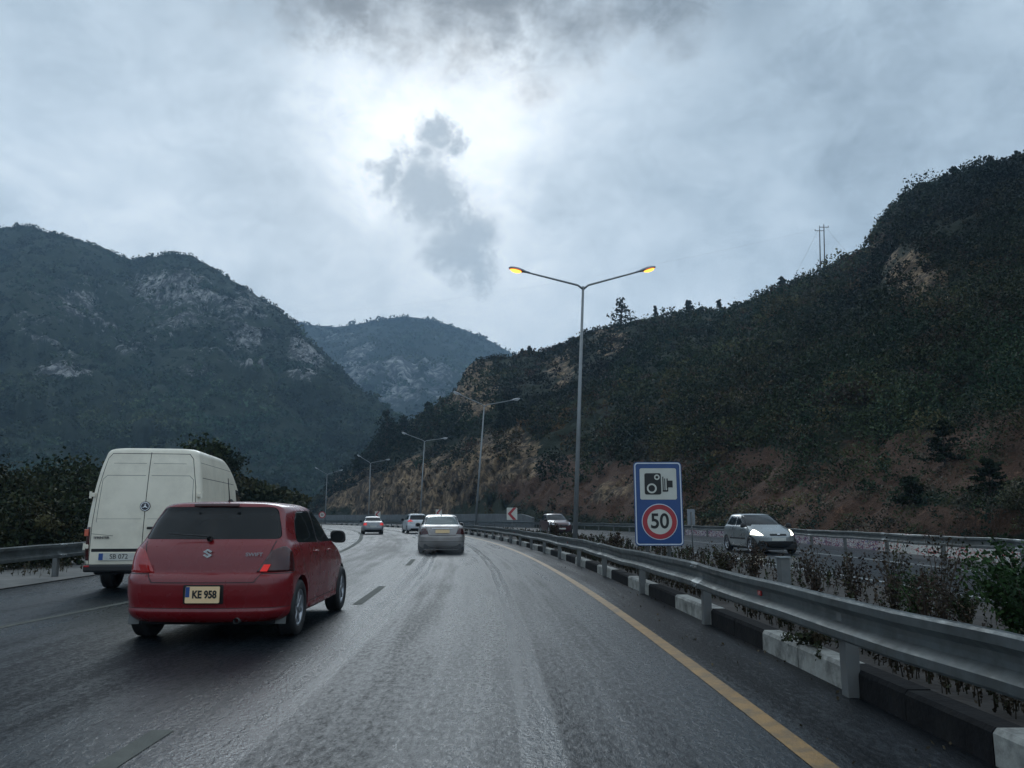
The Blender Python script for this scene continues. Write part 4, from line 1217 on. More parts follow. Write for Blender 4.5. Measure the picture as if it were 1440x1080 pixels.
def plate(root, txt, loc, w, h, m, size, yaw=PI * 0, ns=None, front=False, blue=True):
    bm = bmesh.new(); add_prism(bm, rrect(w, h, .012, 3), -.006, .006); bmesh.ops.recalc_face_normals(bm, faces=bm.faces)
    p = link('number_plate', bm, m, root, loc=loc)
    if front: p.rotation_euler = (0, 0, PI)
    if blue:
        bw = w * .12; bh = h * (.62 if h > .15 else .92)
        bm = bmesh.new(); add_prism(bm, rrect(bw, bh, .004, 2, -w / 2 + bw * .55, h / 2 - bh / 2 - .004), -.0075, -.006)
        bmesh.ops.recalc_face_normals(bm, faces=bm.faces); link('plate_strip', bm, M['plate_blue'], p)
    if txt:
        link_me('plate_lettering', text_mesh(txt, size, (.004 if h > .15 else 0.0) * size / .1, .82 if h > .15 else .95), M['ink'], p, loc=(w * .06, -.0085, 0))
    return p

def mirror_part(root, x, y, z, sx, m, s=1.0):
    bm = bmesh.new()
    r = bmesh.ops.create_uvsphere(bm, u_segments=16, v_segments=10, radius=1)
    for v in r['verts']:
        c = v.co; c.x = math.copysign(abs(c.x) ** .62, c.x); c.z = math.copysign(abs(c.z) ** .62, c.z); c.x *= .105 * s; c.y *= .055 * s; c.z *= .085 * s
        if c.y < -.02 * s: c.y = -.02 * s
        c.x += sx * .04 * s * (c.z / (.085 * s)) * -.3
    o = link('mirror', bm, m, root, smooth=True, loc=(sx * (x + .11 * s), y, z))
    bm = bmesh.new(); bmesh.ops.create_circle(bm, cap_ends=True, radius=1, segments=20)
    bmesh.ops.transform(bm, matrix=Matrix.Translation((0, -.022 * s, 0)) @ Matrix.Rotation(PI / 2, 4, 'X') @ Matrix.Diagonal((.088 * s, .068 * s, 1, 1)), verts=bm.verts)
    link('mirror_glass', bm, M['glass'], o)
    bm = bmesh.new(); add_tube(bm, [(-sx * .14 * s, .02, -.05 * s), (-sx * .04, .015, -.03 * s)], .022 * s, 8); link('mirror_stalk', bm, M['black_plastic'], o)

def handle(root, x, y, z, sx, m, L=.17):
    bm = bmesh.new(); add_tube(bm, [(0, -L / 2, 0), (sx * .022, -L * .36, .004), (sx * .024, L * .3, .006), (0, L / 2, .004)], [.008, .012, .012, .008], 8)
    link('door_handle', bm, m, root, loc=(sx * x, y, z))

def smooth_all(bm):
    for f in bm.faces: f.smooth = True

def finish_body(bm, m, root, angle=32):
    bm.normal_update()
    for f in bm.faces: f.smooth = True
    for e in bm.edges:
        if len(e.link_faces) == 2 and e.calc_face_angle(0) > math.radians(angle): e.smooth = False
    return link('body', bm, [m, M['gap']], root)

def surf_x(bm, y, z):
    best = None
    for f in bm.faces:
        c = f.calc_center_median()
        if c.x > 0:
            d = (c.y - y) ** 2 + (c.z - z) ** 2
            if best is None or d < best[0]: best = (d, c.x)
    return best[1]

def surf_y(bm, x, z, back=True):
    best = None
    for f in bm.faces:
        c = f.calc_center_median()
        if (f.normal.y < -.1) == back:
            d = (c.x - x) ** 2 + (c.z - z) ** 2
            if best is None or d < best[0]: best = (d, c.y)
    return best[1]

def underside(root, w, y0, y1, z0, z1):
    bm = bmesh.new(); add_box(bm, (0, (y0 + y1) / 2, (z0 + z1) / 2), (w * 2, y1 - y0, z1 - z0), bev=.03); link('underbody', bm, M['gap'], root)

def mir(poly): return [(-a, b) for a, b in poly]

def place(s, off, dyaw=0):
    p = rd(s, off, 0); return p, s / R + dyaw

# ---- the red hatchback
def red_hatch():
    root = thing('hatchback_car', 'dark red wet hatchback seen from behind in the left lane, plate KE 958', 'car', (-3.30, 10.18, 0), math.radians(1.0))
    rows = [  # z, yr, yf, w, rr, rf, tr, tf
        (.215, -1.77, 1.62, .81, .22, .45, .02, .06), (.26, -1.82, 1.72, .865, .22, .48, .02, .06), (.33, -1.85, 1.79, .885, .22, .5, .015, .06), (.36, -1.843, 1.80, .885, .22, .5, .015, .06),
        (.50, -1.865, 1.83, .897, .22, .52, .015, .06), (.60, -1.87, 1.83, .90, .22, .52, .015, .06), (.665, -1.86, 1.82, .90, .21, .52, .015, .06),
        (.70, -1.835, 1.80, .90, .20, .52, .02, .06), (.725, -1.80, 1.76, .90, .19, .5, .025, .06), (.80, -1.792, 1.62, .898, .18, .48, .03, .06), (.88, -1.782, 1.40, .892, .17, .45, .035, .05),
        (.95, -1.765, 1.18, .88, .16, .42, .045, .05), (1.00, -1.748, 1.02, .862, .15, .38, .055, .05), (1.035, -1.725, .93, .842, .14, .36, .06, .05), (1.06, -1.705, .89, .832, .13, .34, .065, .05),
        (1.15, -1.65, .74, .805, .12, .32, .07, .05), (1.28, -1.57, .52, .765, .11, .3, .07, .05), (1.38, -1.505, .30, .725, .11, .3, .07, .05), (1.425, -1.50, .16, .685, .11, .3, .07, .05),
        (1.455, -1.48, .02, .61, .13, .3, .06, .05), (1.475, -1.38, -.16, .46, .18, .3, .05, .05), (1.487, -1.12, -.40, .28, .2, .24, .04, .05), (1.49, -.9, -.6, .10, .08, .08, 0, 0)]
    bm = shell(rows, 76, br=.12, bf=.20)
    wy = (-1.20, 1.18); wr = .305
    arches(bm, root, wy, .355, .31, .86)
    # rear window, pillars and side glass
    take(bm, region(bm, [('B', roundpoly([(-.745, 1.07), (.745, 1.07), (.695, 1.24), (.625, 1.418), (-.625, 1.418), (-.695, 1.24)], .06, 4))], .12, lambda c: c.y < -.9), 'rear_window', M['glass'], root, .003, .02, .02)
    take(bm, region(bm, [('F', roundpoly([(-.70, 1.02), (.70, 1.02), (.58, 1.40), (-.58, 1.40)], .06))], .12, lambda c: c.y > .0), 'windscreen', M['glass'], root, .003, .02, .02)
    for ax in ('R', 'L'):
        sg = (lambda c: c.x > 0) if ax == 'R' else (lambda c: c.x < 0)
        take(bm, region(bm, [(ax, roundpoly([(-1.22, 1.02), (-.36, 1.0), (-.40, 1.385), (-.95, 1.375), (-1.13, 1.25)], .05))], .12, sg), 'rear_door_window', M['glass'], root, .003, .02, .02)
        take(bm, region(bm, [(ax, roundpoly([(-.30, 1.0), (.72, .99), (.50, 1.20), (.20, 1.385), (-.34, 1.39)], .05))], .12, sg), 'front_door_window', M['glass'], root, .003, .02, .02)
        take(bm, region(bm, [(ax, [(-.362, .99), (-.298, .99), (-.338, 1.395), (-.402, 1.395)])], .12, sg), 'window_pillar', M['black_plastic'], root, .002, 0, 0)
        # doors
        seam(bm, ax, [(-.33, .99), (-.335, .34)], .009, extra=sg)
        seam(bm, ax, [(.78, .93), (.80, .62), (.74, .34)], .009, extra=sg)
        seam(bm, ax, [(-1.22, .99), (-1.10, .76), (-.84, .56), (-.80, .34)], .009, extra=sg)
        seam(bm, ax, [(-.80, .335), (.75, .335)], .010, extra=sg)
        # lamps that wrap round the corner
        sx = 1 if ax == 'R' else -1
        rp = [(.54, .725), (.95, .725), (.95, .99), (.77, .99), (.675, .95)]
        if sx < 0: rp = mir(rp)
        lamp = region(bm, [('B', rp), (ax, [(-1.95, .70), (-1.50, .725), (-1.52, .93), (-1.60, 1.01), (-1.95, 1.01)])], .05, lambda c, sx=sx: c.x * sx > 0 and c.y < -1.2)
        if lamp:
            inner = [f for f in lamp if f.calc_center_median().x * sx < .80]
            lo = take(bm, lamp, 'tail_lamp', M['lens_dark'] if sx > 0 else M['lens_red'], root, -.004, .03, .02)
            # inner reflector block seen through the lens
            b2 = bmesh.new()
            if sx > 0: add_prism(b2, [(.59, .738), (.665, .738), (.70, .81), (.63, .81)], -1.803, -1.785); mm = M['lens_red_lit']
            else: add_prism(b2, [(-.66, .738), (-.585, .738), (-.625, .81), (-.69, .81)], -1.800, -1.785); mm = M['lens_red']
            bmesh.ops.recalc_face_normals(b2, faces=b2.faces)
            if lo: link('lamp_segment', b2, mm, lo)
        if ax == 'R' or True:
            fl = region(bm, [('F', [(sx * .50, .68), (sx * .90, .72), (sx * .90, .88), (sx * .62, .84)] if sx > 0 else [(sx * .50, .68), (sx * .62, .84), (sx * .90, .88), (sx * .90, .72)]), (ax, [(1.1, .66), (1.95, .66), (1.95, .9), (1.1, .9)])], .05, lambda c, sx=sx: c.x * sx > 0 and c.y > .9)
            take(bm, fl, 'headlamp', M['lens_clear'], root, -.002, .02, .02)
    # tailgate outline, bumper joint
    seam(bm, 'B', [(-.70, 1.05), (-.60, .715), (-.535, .625), (.535, .625), (.60, .715), (.70, 1.05)], .010, extra=lambda c: c.y < -1.3)
    seam(bm, 'B', [(-.88, .712), (-.60, .712)], .009, extra=lambda c: c.y < -1.2); seam(bm, 'B', [(.60, .712), (.88, .712)], .009, extra=lambda c: c.y < -1.2)
    seam(bm, 'B', [(-.86, .362), (.86, .362)], .007, extra=lambda c: c.y < -1.2)
    for f in region(bm, [('B', rrect(.42, .20, .02, 3, .03, .505))], .1, lambda c: c.y < -1.5): f.material_index = 1
    yb = surf_y(bm, 0, .85)
    xh = surf_x(bm, -.62, .86); xh2 = surf_x(bm, .1, .86)
    finish_body(bm, M['red'], root)
    underside(root, .72, -1.62, 1.6, .17, .40)
    tm, rm = wheel_meshes(wr, .20, 7)
    add_wheels(root, tm, rm, .79, wy, wr)
    plate(root, 'KE 958', (.03, -1.878, .505), .355, .168, M['plate_yellow'], .106)
    # badge: angular S
    b2 = bmesh.new(); sp = [(0, 1), (1, .4), (.6, .17), (0, .52), (-.28, .36), (.55, -.13), (1, -.4), (0, -1), (-1, -.4), (-.6, -.17), (0, -.52), (.28, -.36), (-.55, .13), (-1, .4)]
    add_prism(b2, [(a * .050, b * .048) for a, b in sp], -.008, .02); bmesh.ops.recalc_face_normals(b2, faces=b2.faces)
    bmesh.ops.triangulate(b2, faces=[f for f in b2.faces if len(f.verts) > 4])
    link('badge', b2, M['chrome'], root, loc=(.025, -1.786, .925))
    link_me('tailgate_lettering', text_mesh('SWIFT', .052, .0008, 1.25, .004), M['alloy'], root, loc=(.51, -1.762, .91))
    # spoiler lip over the window, antenna, exhaust, mudflaps
    b2 = bmesh.new()
    add_tube(b2, [(0, 0, 0), (0, -.035, .012), (0, -.13, .26)], [.014, .007, .004], 8); add_lathe(b2, [(-.01, .035), (.012, .03), (.03, .012)], 12, 'z')
    link('antenna', b2, M['black_plastic'], root, loc=(.06, -1.28, 1.478))
    b2 = bmesh.new(); add_lathe(b2, [(-.12, .030), (.25, .030)], 16, 'y'); add_lathe(b2, [(-.12, .030), (-.12, .024), (.0, .022), (.0, .001)], 16, 'y', mi=1)
    link('exhaust_pipe', b2, [M['galv_dark'], M['gap']], root, loc=(.38, -1.72, .235))
    for x in (-.815, .78):
        b2 = bmesh.new(); add_box(b2, (0, 0, 0), (.12, .012, .11), bev=.004)
        o = link('mudflap', b2, M['galv_dark'], root, loc=(x * .985, -1.56, .225)); o.rotation_euler = (math.radians(-8), 0, 0)
    for sx in (1, -1):
        mirror_part(root, .80, .62, 1.045, sx, M['black_plastic'], 1.0)
        handle(root, xh + .002, -.62, .90, sx, M['red']); handle(root, xh2 + .002, .08, .89, sx, M['red'])
        b2 = bmesh.new(); add_box(b2, (0, 0, 0), (.03, 1.5, .055), bev=.012); link('side_skirt', b2, M['red'], root, loc=(sx * .872, 0, .29))
    b2 = bmesh.new(); add_tube(b2, [(0, 0, 0), (-.02, -.012, .03), (-.44, -.005, .055)], [.012, .010, .006], 6); add_lathe(b2, [(-.02, .028), (.02, .028), (.03, .012)], 12, 'y', (0, 0, 0))
    link('rear_wiper', b2, M['black_plastic'], root, loc=(.02, -1.735, 1.075))
    # rubber seal round the rear window
    b2 = bmesh.new(); add_box(b2, (0, 0, 0), (.50, .02, .035), bev=.01); link('high_brake_lamp', b2, M['lens_dark'], root, loc=(0, -1.535, 1.436))
    return root
red_hatch()

# ---- the white van
def white_van():
    root = thing('panel_van', 'tall dirty white panel van seen from behind at left, plate SB 072', 'van', (-7.0, 16.75, 0), math.radians(9.0))
    rows = [
        (.44, -2.86, 2.6, .90, .10, .35, 0, .06), (.50, -2.88, 2.72, .94, .10, .4, 0, .06), (.60, -2.885, 2.80, .955, .10, .42, 0, .06), (.95, -2.885, 2.84, .965, .10, .45, 0, .06), (1.02, -2.885, 2.78, .965, .10, .45, 0, .06), (1.06, -2.885, 2.70, .968, .10, .45, 0, .06),
        (1.20, -2.88, 2.45, .965, .10, .42, 0, .06), (1.32, -2.875, 2.15, .958, .10, .40, 0, .05), (1.50, -2.865, 1.95, .945, .11, .38, 0, .05), (1.80, -2.84, 1.62, .915, .12, .36, 0, .05), (2.05, -2.81, 1.30, .880, .12, .34, 0, .05),
        (2.25, -2.78, 1.0, .845, .13, .34, 0, .05), (2.38, -2.75, .70, .815, .14, .34, 0, .04), (2.46, -2.735, .45, .797, .15, .34, 0, .04), (2.525, -2.70, .15, .755, .18, .32, 0, .03), (2.562, -2.56, -.2, .60, .2, .3, 0, .03), (2.57, -2.2, -.6, .28, .2, .2, 0, 0), (2.573, -1.8, -1.2, .1, .08, .08, 0, 0)]
    bm = shell(rows, 70, br=.035, bf=.22, nside=34)
    wy = (-1.72, 1.75); wr = .35
    arches(bm, root, wy, .43, .37, .95)
    take(bm, region(bm, [('F', roundpoly([(-.78, 1.40), (.78, 1.40), (.70, 2.0), (-.70, 2.0)], .06))], .12, lambda c: c.y > .8), 'windscreen', M['glass'], root)
    for ax in ('R', 'L'):
        sg = (lambda c: c.x > 0) if ax == 'R' else (lambda c: c.x < 0); sx = 1 if ax == 'R' else -1
        take(bm, region(bm, [(ax, roundpoly([(.55, 1.30), (1.85, 1.28), (1.35, 1.88), (.55, 1.92)], .06))], .12, sg), 'cab_window', M['glass'], root)
        seam(bm, ax, [(.48, 2.0), (.46, .52)], .010, extra=sg); seam(bm, ax, [(-.75, 2.05), (-.77, .6)], .010, extra=sg)
        seam(bm, ax, [(-2.60, 2.02), (.40, 2.02)], .012, extra=sg); seam(bm, ax, [(-2.62, 1.20), (.45, 1.20)], .010, extra=sg)
        seam(bm, ax, [(-2.6, 2.30), (.3, 2.30)], .008, extra=sg)
        for f in region(bm, [(ax, [(-2.75, .62), (2.6, .62), (2.6, .72), (-2.75, .72)])], .1, sg): f.material_index = 1
        # tail lamps: tall, low at the corners
        rp = [(.875, .56), (1.02, .56), (1.02, 1.14), (.885, 1.14)]
        if sx < 0: rp = mir(rp)
        lamp = region(bm, [('B', rp), (ax, [(-3.0, .5), (-2.72, .5), (-2.72, 1.2), (-3.0, 1.2)])], .05, lambda c, sx=sx: c.x * sx > 0 and c.y < -2.4)
        take(bm, lamp, 'tail_lamp', M['lens_dark'], root, -.006, .02, .02)
        b2 = bmesh.new(); add_box(b2, (0, 0, 0), (.07, .04, .12), bev=.01); link('tail_lamp_lit', b2, M['lens_amber'], root, loc=(sx * .945, -2.838, 1.04))
        b2 = bmesh.new(); add_box(b2, (0, 0, 0), (.09, .03, .03), bev=.006); link('bumper_reflector', b2, M['lens_red'], root, loc=(sx * .86, -2.955, .47))
        for zz in (1.70, .80):
            b2 = bmesh.new(); add_box(b2, (0, 0, 0), (.10, .05, .075), bev=.012); add_lathe(b2, [(-.06, .022), (.06, .022)], 10, 'z', (sx * .03, -.01, 0)); link('door_hinge', b2, M['white_van'], root, loc=(sx * (.91 if zz > 1.5 else .935), -2.835 + (.012 if zz > 1.5 else 0), zz))
    bk = lambda c: c.y < -2.3
    seam(bm, 'B', [(0, .50), (0, 2.47)], .013, extra=bk)
    seam(bm, 'B', [(-.87, .50), (-.865, 1.2), (-.82, 1.85), (-.73, 2.36), (-.66, 2.45), (.66, 2.45), (.73, 2.36), (.82, 1.85), (.865, 1.2), (.87, .50)], .011, extra=bk)
    # pressed panels
    for sx in (1, -1):
        seam(bm, 'B', [(sx * .05, 2.05), (sx * .70, 2.05), (sx * .77, 1.98), (sx * .80, 1.22)], .007, extra=bk)
        seam(bm, 'B', [(sx * .06, 2.27), (sx * .62, 2.27)], .006, extra=bk)
        seam(bm, 'B', [(sx * .05, 1.28), (sx * .80, 1.28)], .004, extra=bk)
    seam(bm, 'B', [(-.86, 1.02), (-.50, .985)], .007, extra=bk)
    for f in region(bm, [('B', rrect(.88, .055, .015, 3, -.40, .735))], .1, bk): f.material_index = 1
    finish_body(bm, M['white_van'], root)
    underside(root, .80, -2.80, 2.5, .32, .55)
    b2 = bmesh.new(); add_box(b2, (0, 0, 0), (1.84, .16, .13), bev=.03); link('rear_bumper', b2, M['black_plastic'], root, loc=(0, -2.88, .43))
    tm, rm = wheel_meshes(wr, .24, 6)
    add_wheels(root, tm, rm, .82, wy, wr)
    plate(root, 'SB 072', (-.40, -2.892, .625), .60, .125, M['plate_white'], .115)
    # round badge with a three pointed star
    b2 = bmesh.new(); add_lathe(b2, [(.0, .088), (-.014, .088), (-.018, .076), (-.016, .001)], 28, 'y'); bd = link('badge', b2, M['badge_dark'], root, loc=(.0, -2.862, 1.50))
    b2 = bmesh.new()
    for k in range(3):
        a = PI / 2 + k * 2 * PI / 3; c_, s_ = math.cos(a), math.sin(a)
        add_prism(b2, [(.066 * c_, .066 * s_), (.012 * math.cos(a + 1.05), .012 * math.sin(a + 1.05)), (0, 0), (.012 * math.cos(a - 1.05), .012 * math.sin(a - 1.05))], -.024, -.016)
    bmesh.ops.recalc_face_normals(b2, faces=b2.faces); link('star', b2, M['chrome'], bd)
    ring_poly_mesh('badge_ring', .076, .066, 0, 0, -.022, .006, M['chrome'], bd, 30)
    b2 = bmesh.new(); add_box(b2, (0, 0, 0), (.24, .035, .045), bev=.012); link('door_handle', b2, M['black_plastic'], root, loc=(.18, -2.885, 1.12))
    b2 = bmesh.new(); add_lathe(b2, [(-.012, .022), (0, .026)], 12, 'y'); link('lock', b2, M['badge_dark'], root, loc=(.34, -2.886, .98))
    link_me('door_lettering', text_mesh('SPRINTER', .052, .001, 1.15, .004), M['badge_dark'], root, loc=(-.68, -2.888, .955))
    for sx in (1, -1): mirror_part(root, .97, 1.55, 1.42, sx, M['black_plastic'], 1.9)
    return root
white_van()

# ---- simpler cars farther off
def car_common(root, rows, paint, wy, wr, wx, track, rear, front, sides, lamps=None, heads=None, br=.1, bf=.16, plate_at=None, ptxt='', nlev=46, lamp_m='lens_red', head_m='lens_clear', seams_b=(), gap_b=(), gap_f=(), glass='glass', arch=1.14, steer=0, gap_s=()):
    bm = shell(rows, nlev, br=br, bf=bf, nside=24)
    arches(bm, root, wy, wr * arch, wr, wx)
    if rear: take(bm, region(bm, [('B', roundpoly(rear, .06, 2))], .08, lambda c: c.y < 0), 'rear_window', M[glass], root)
    if front: take(bm, region(bm, [('F', roundpoly(front, .06, 2))], .08, lambda c: c.y > 0 or True), 'windscreen', M['glass'], root)
    for ax in ('R', 'L'):
        sx = 1 if ax == 'R' else -1; sg = lambda c, sx=sx: c.x * sx > 0
        for nm, poly in sides: take(bm, region(bm, [(ax, roundpoly(poly, .04, 2))], .12, sg), nm, M['glass'], root)
        if lamps:
            rp, sp = lamps; rp = rp if sx > 0 else mir(rp)
            take(bm, region(bm, [('B', rp), (ax, sp)], .04, lambda c, sx=sx: c.x * sx > 0 and c.y < 0), 'tail_lamp', M[lamp_m], root, -.005, .02, .02)
        if heads:
            rp, sp = heads; rp = rp if sx > 0 else mir(rp)
            take(bm, region(bm, [('F', rp), (ax, sp)], .03, lambda c, sx=sx: c.x * sx > 0 and c.y > 0), 'headlamp', M[head_m], root, -.005, .02, .02)
        for poly in gap_s:
            for f in region(bm, [(ax, poly)], .1, sg): f.material_index = 1
    for pts in seams_b: seam(bm, 'B', pts, .014, extra=lambda c: c.y < 0)
    for poly in gap_b:
        for f in region(bm, [('B', poly)], .08, lambda c: c.y < 0): f.material_index = 1
    for poly in gap_f:
        for f in region(bm, [('F', poly)], .08, lambda c: c.y > 0): f.material_index = 1
    finish_body(bm, M[paint], root)
    underside(root, wx * .8, rows[2][1] + .12, rows[2][2] - .15, .15, .35)
    tm, rm = wheel_meshes(wr, .2, 5)
    add_wheels(root, tm, rm, track, wy, wr, steer)
    return root

def sedan():
    p, a = place(31.4, -1.30, 0)
    root = thing('saloon_car', 'silver beige saloon car directly ahead in the right lane, seen from behind', 'car', p, a + .03)
    p = root.location; 
    rows = [(.19, -2.10, 2.0, .78, .3, .4, .02, .05), (.26, -2.18, 2.12, .84, .3, .45, .02, .05), (.45, -2.24, 2.2, .868, .3, .5, .02, .06), (.60, -2.24, 2.2, .872, .3, .5, .02, .06), (.66, -2.20, 2.12, .872, .28, .5, .03, .06), (.80, -2.18, 1.9, .868, .28, .5, .04, .06), (.92, -2.15, 1.5, .85, .27, .5, .05, .06), (.985, -2.10, 1.15, .82, .26, .45, .07, .06), (1.01, -1.98, 1.0, .79, .3, .42, .08, .06), (1.03, -1.72, .92, .765, .3, .4, .08, .06), (1.10, -1.56, .78, .735, .28, .38, .08, .05), (1.25, -1.26, .45, .675, .26, .36, .08, .05), (1.36, -.98, .16, .60, .24, .34, .07, .05), (1.40, -.82, .0, .53, .24, .3, .05, .05), (1.425, -.6, -.18, .38, .2, .24, .03, .03), (1.432, -.45, -.3, .1, .06, .06, 0, 0)]
    car_common(root, rows, 'champagne', (-1.38, 1.33), .315, .855, .755,
        rear=[(-.645, 1.045), (.645, 1.045), (.525, 1.365), (-.525, 1.365)], front=[(-.66, 1.05), (.66, 1.05), (.54, 1.36), (-.54, 1.36)],
        sides=[('side_window', [(-1.35, 1.04), (-.35, 1.03), (-.40, 1.34), (-.95, 1.32)]), ('side_window', [(-.28, 1.03), (.75, 1.03), (.2, 1.34), (-.32, 1.35)])],
        lamps=([(.50, .70), (.95, .66), (.95, .93), (.62, .91)], [(-2.4, .62), (-1.86, .68), (-1.95, .95), (-2.4, .95)]), lamp_m='lens_dark',
        seams_b=[[(-.62, .99), (-.50, .66), (.50, .66), (.62, .99)], [(-.9, .635), (.9, .635)], [(-.85, .43), (.85, .43)]], glass='glass_green', br=.16)
    plate(root, '', (0, -2.232, .80), .52, .12, M['plate_yellow'], .1, blue=False)
    link_me('plate_lettering', text_mesh('KR 412' if False else 'III III', .09, .006, .9), M['ink'], root, loc=(0, -2.244, .80)) if False else None
    b2 = bmesh.new(); add_box(b2, (0, 0, 0), (.75, .02, .022), bev=.006); link('boot_trim', b2, M['chrome'], root, loc=(0, -2.205, .895))
    b2 = bmesh.new(); add_box(b2, (0, 0, 0), (.04, .10, .05), bev=.01); link('roof_aerial', b2, M['silver'], root, loc=(0, -.80, 1.42))
    for x in (-.5, .5):
        b2 = bmesh.new(); add_lathe(b2, [(-.08, .035), (.1, .035)], 12, 'y'); link('exhaust_pipe', b2, M['galv'], root, loc=(x, -2.14, .24))
    for sx in (1, -1): mirror_part(root, .77, .68, 1.02, sx, M['champagne'])
sedan()

SUV_ROWS = [(.22, -2.02, 1.95, .80, .3, .4, .02, .05), (.30, -2.12, 2.1, .88, .3, .45, .02, .05), (.50, -2.18, 2.16, .905, .3, .5, .02, .06), (.68, -2.17, 2.16, .91, .28, .5, .02, .06), (.78, -2.13, 2.08, .908, .28, .5, .03, .06), (.95, -2.11, 1.8, .90, .27, .5, .04, .06), (1.05, -2.06, 1.3, .875, .26, .45, .05, .06), (1.12, -2.0, 1.05, .845, .25, .42, .06, .06), (1.25, -1.88, .82, .80, .24, .4, .07, .05), (1.42, -1.74, .5, .735, .22, .36, .07, .05), (1.55, -1.72, .2, .67, .22, .34, .07, .05), (1.60, -1.66, .0, .58, .24, .3, .05, .05), (1.625, -1.4, -.3, .40, .2, .24, .03, .03), (1.635, -1.0, -.6, .1, .06, .06, 0, 0)]
def suv():
    p, a = place(68.5, -1.0, .05)
    root = thing('suv_car', 'pale silver suv with lit red tail lamps, ahead of the beige saloon', 'car', p, a)
    car_common(root, SUV_ROWS, 'white_car', (-1.32, 1.35), .345, .89, .79,
        rear=[(-.70, 1.13), (.70, 1.13), (.60, 1.50), (-.60, 1.50)], front=[(-.7, 1.15), (.7, 1.15), (.6, 1.53), (-.6, 1.53)],
        sides=[('side_window', [(-1.6, 1.16), (-.35, 1.12), (-.4, 1.5), (-1.35, 1.48)]), ('side_window', [(-.28, 1.12), (.85, 1.1), (.25, 1.5), (-.32, 1.51)])],
        lamps=([(.42, 1.0), (.95, .93), (.95, 1.12), (.62, 1.12)], [(-2.4, .9), (-1.75, .95), (-1.75, 1.13), (-2.4, 1.13)]), lamp_m='lens_red_lit',
        seams_b=[[(-.75, 1.1), (-.6, .78), (.6, .78), (.75, 1.1)]], gap_b=[[(-.7, .24), (.7, .24), (.62, .42), (-.62, .42)]], br=.14)
    plate(root, '', (0.05, -2.175, .83), .52, .12, M['plate_white'], .1, blue=False)
    for sx in (1, -1): mirror_part(root, .85, .75, 1.14, sx, M['black_plastic'], 1.2)
suv()

def old_saloon():
    p, a = place(65.5, -4.75, .02)
    root = thing('saloon_car', 'grey saloon car with glowing tail lamps in the left lane near the bend', 'car', p, a)
    rows = [(.20, -2.0, 1.95, .74, .25, .35, .02, .05), (.28, -2.12, 2.08, .80, .25, .4, .02, .05), (.48, -2.17, 2.14, .825, .24, .4, .02, .05), (.60, -2.15, 2.12, .83, .24, .4, .02, .05), (.78, -2.10, 1.95, .828, .22, .4, .03, .05), (.90, -2.07, 1.5, .815, .22, .4, .04, .05), (.955, -2.02, 1.1, .79, .22, .38, .05, .05), (.985, -1.75, .95, .76, .25, .36, .05, .05), (1.05, -1.5, .82, .73, .24, .34, .06, .05), (1.20, -1.24, .48, .67, .22, .32, .06, .05), (1.33, -1.0, .16, .60, .22, .3, .06, .05), (1.375, -.82, .0, .52, .2, .3, .04, .04), (1.395, -.6, -.2, .34, .2, .2, .02, .02), (1.40, -.45, -.3, .1, .06, .06, 0, 0)]
    car_common(root, rows, 'grey_paint', (-1.3, 1.3), .30, .81, .72,
        rear=[(-.63, 1.0), (.63, 1.0), (.52, 1.335), (-.52, 1.335)], front=[(-.63, 1.0), (.63, 1.0), (.52, 1.335), (-.52, 1.335)],
        sides=[('side_window', [(-1.3, 1.0), (-.3, .99), (-.35, 1.31), (-.95, 1.29)]), ('side_window', [(-.24, .99), (.75, .99), (.2, 1.31), (-.28, 1.32)])],
        lamps=([(.52, .70), (.9, .70), (.9, .90), (.52, .90)], [(-2.4, .66), (-1.9, .68), (-1.9, .92), (-2.4, .92)]), lamp_m='lens_red_lit',
        seams_b=[[(-.6, .95), (-.52, .66), (.52, .66), (.6, .95)]], gap_b=[[(-.7, .22), (.7, .22), (.66, .36), (-.66, .36)]], br=.10)
    plate(root, '', (0, -2.165, .62), .50, .12, M['plate_white'], .1, blue=False)
    for sx in (1, -1): mirror_part(root, .76, .7, 1.0, sx, M['black_plastic'])
old_saloon()

HATCH_ROWS = [(.20, -1.80, 1.75, .74, .3, .4, .03, .06), (.27, -1.86, 1.86, .81, .3, .45, .03, .06), (.45, -1.90, 1.92, .835, .3, .48, .02, .06), (.60, -1.90, 1.92, .84, .28, .48, .02, .06), (.70, -1.86, 1.87, .84, .28, .48, .03, .06), (.80, -1.84, 1.72, .84, .26, .46, .04, .06), (.90, -1.82, 1.42, .828, .26, .44, .05, .05), (.98, -1.80, 1.15, .80, .25, .4, .06, .05), (1.03, -1.78, 1.02, .77, .24, .38, .07, .05), (1.15, -1.70, .80, .73, .22, .36, .08, .05), (1.30, -1.58, .48, .675, .2, .34, .08, .05), (1.40, -1.50, .22, .61, .2, .3, .08, .05), (1.44, -1.42, .05, .53, .2, .3, .06, .05), (1.462, -1.2, -.2, .38, .2, .24, .04, .04), (1.468, -.8, -.5, .1, .06, .06, 0, 0)]
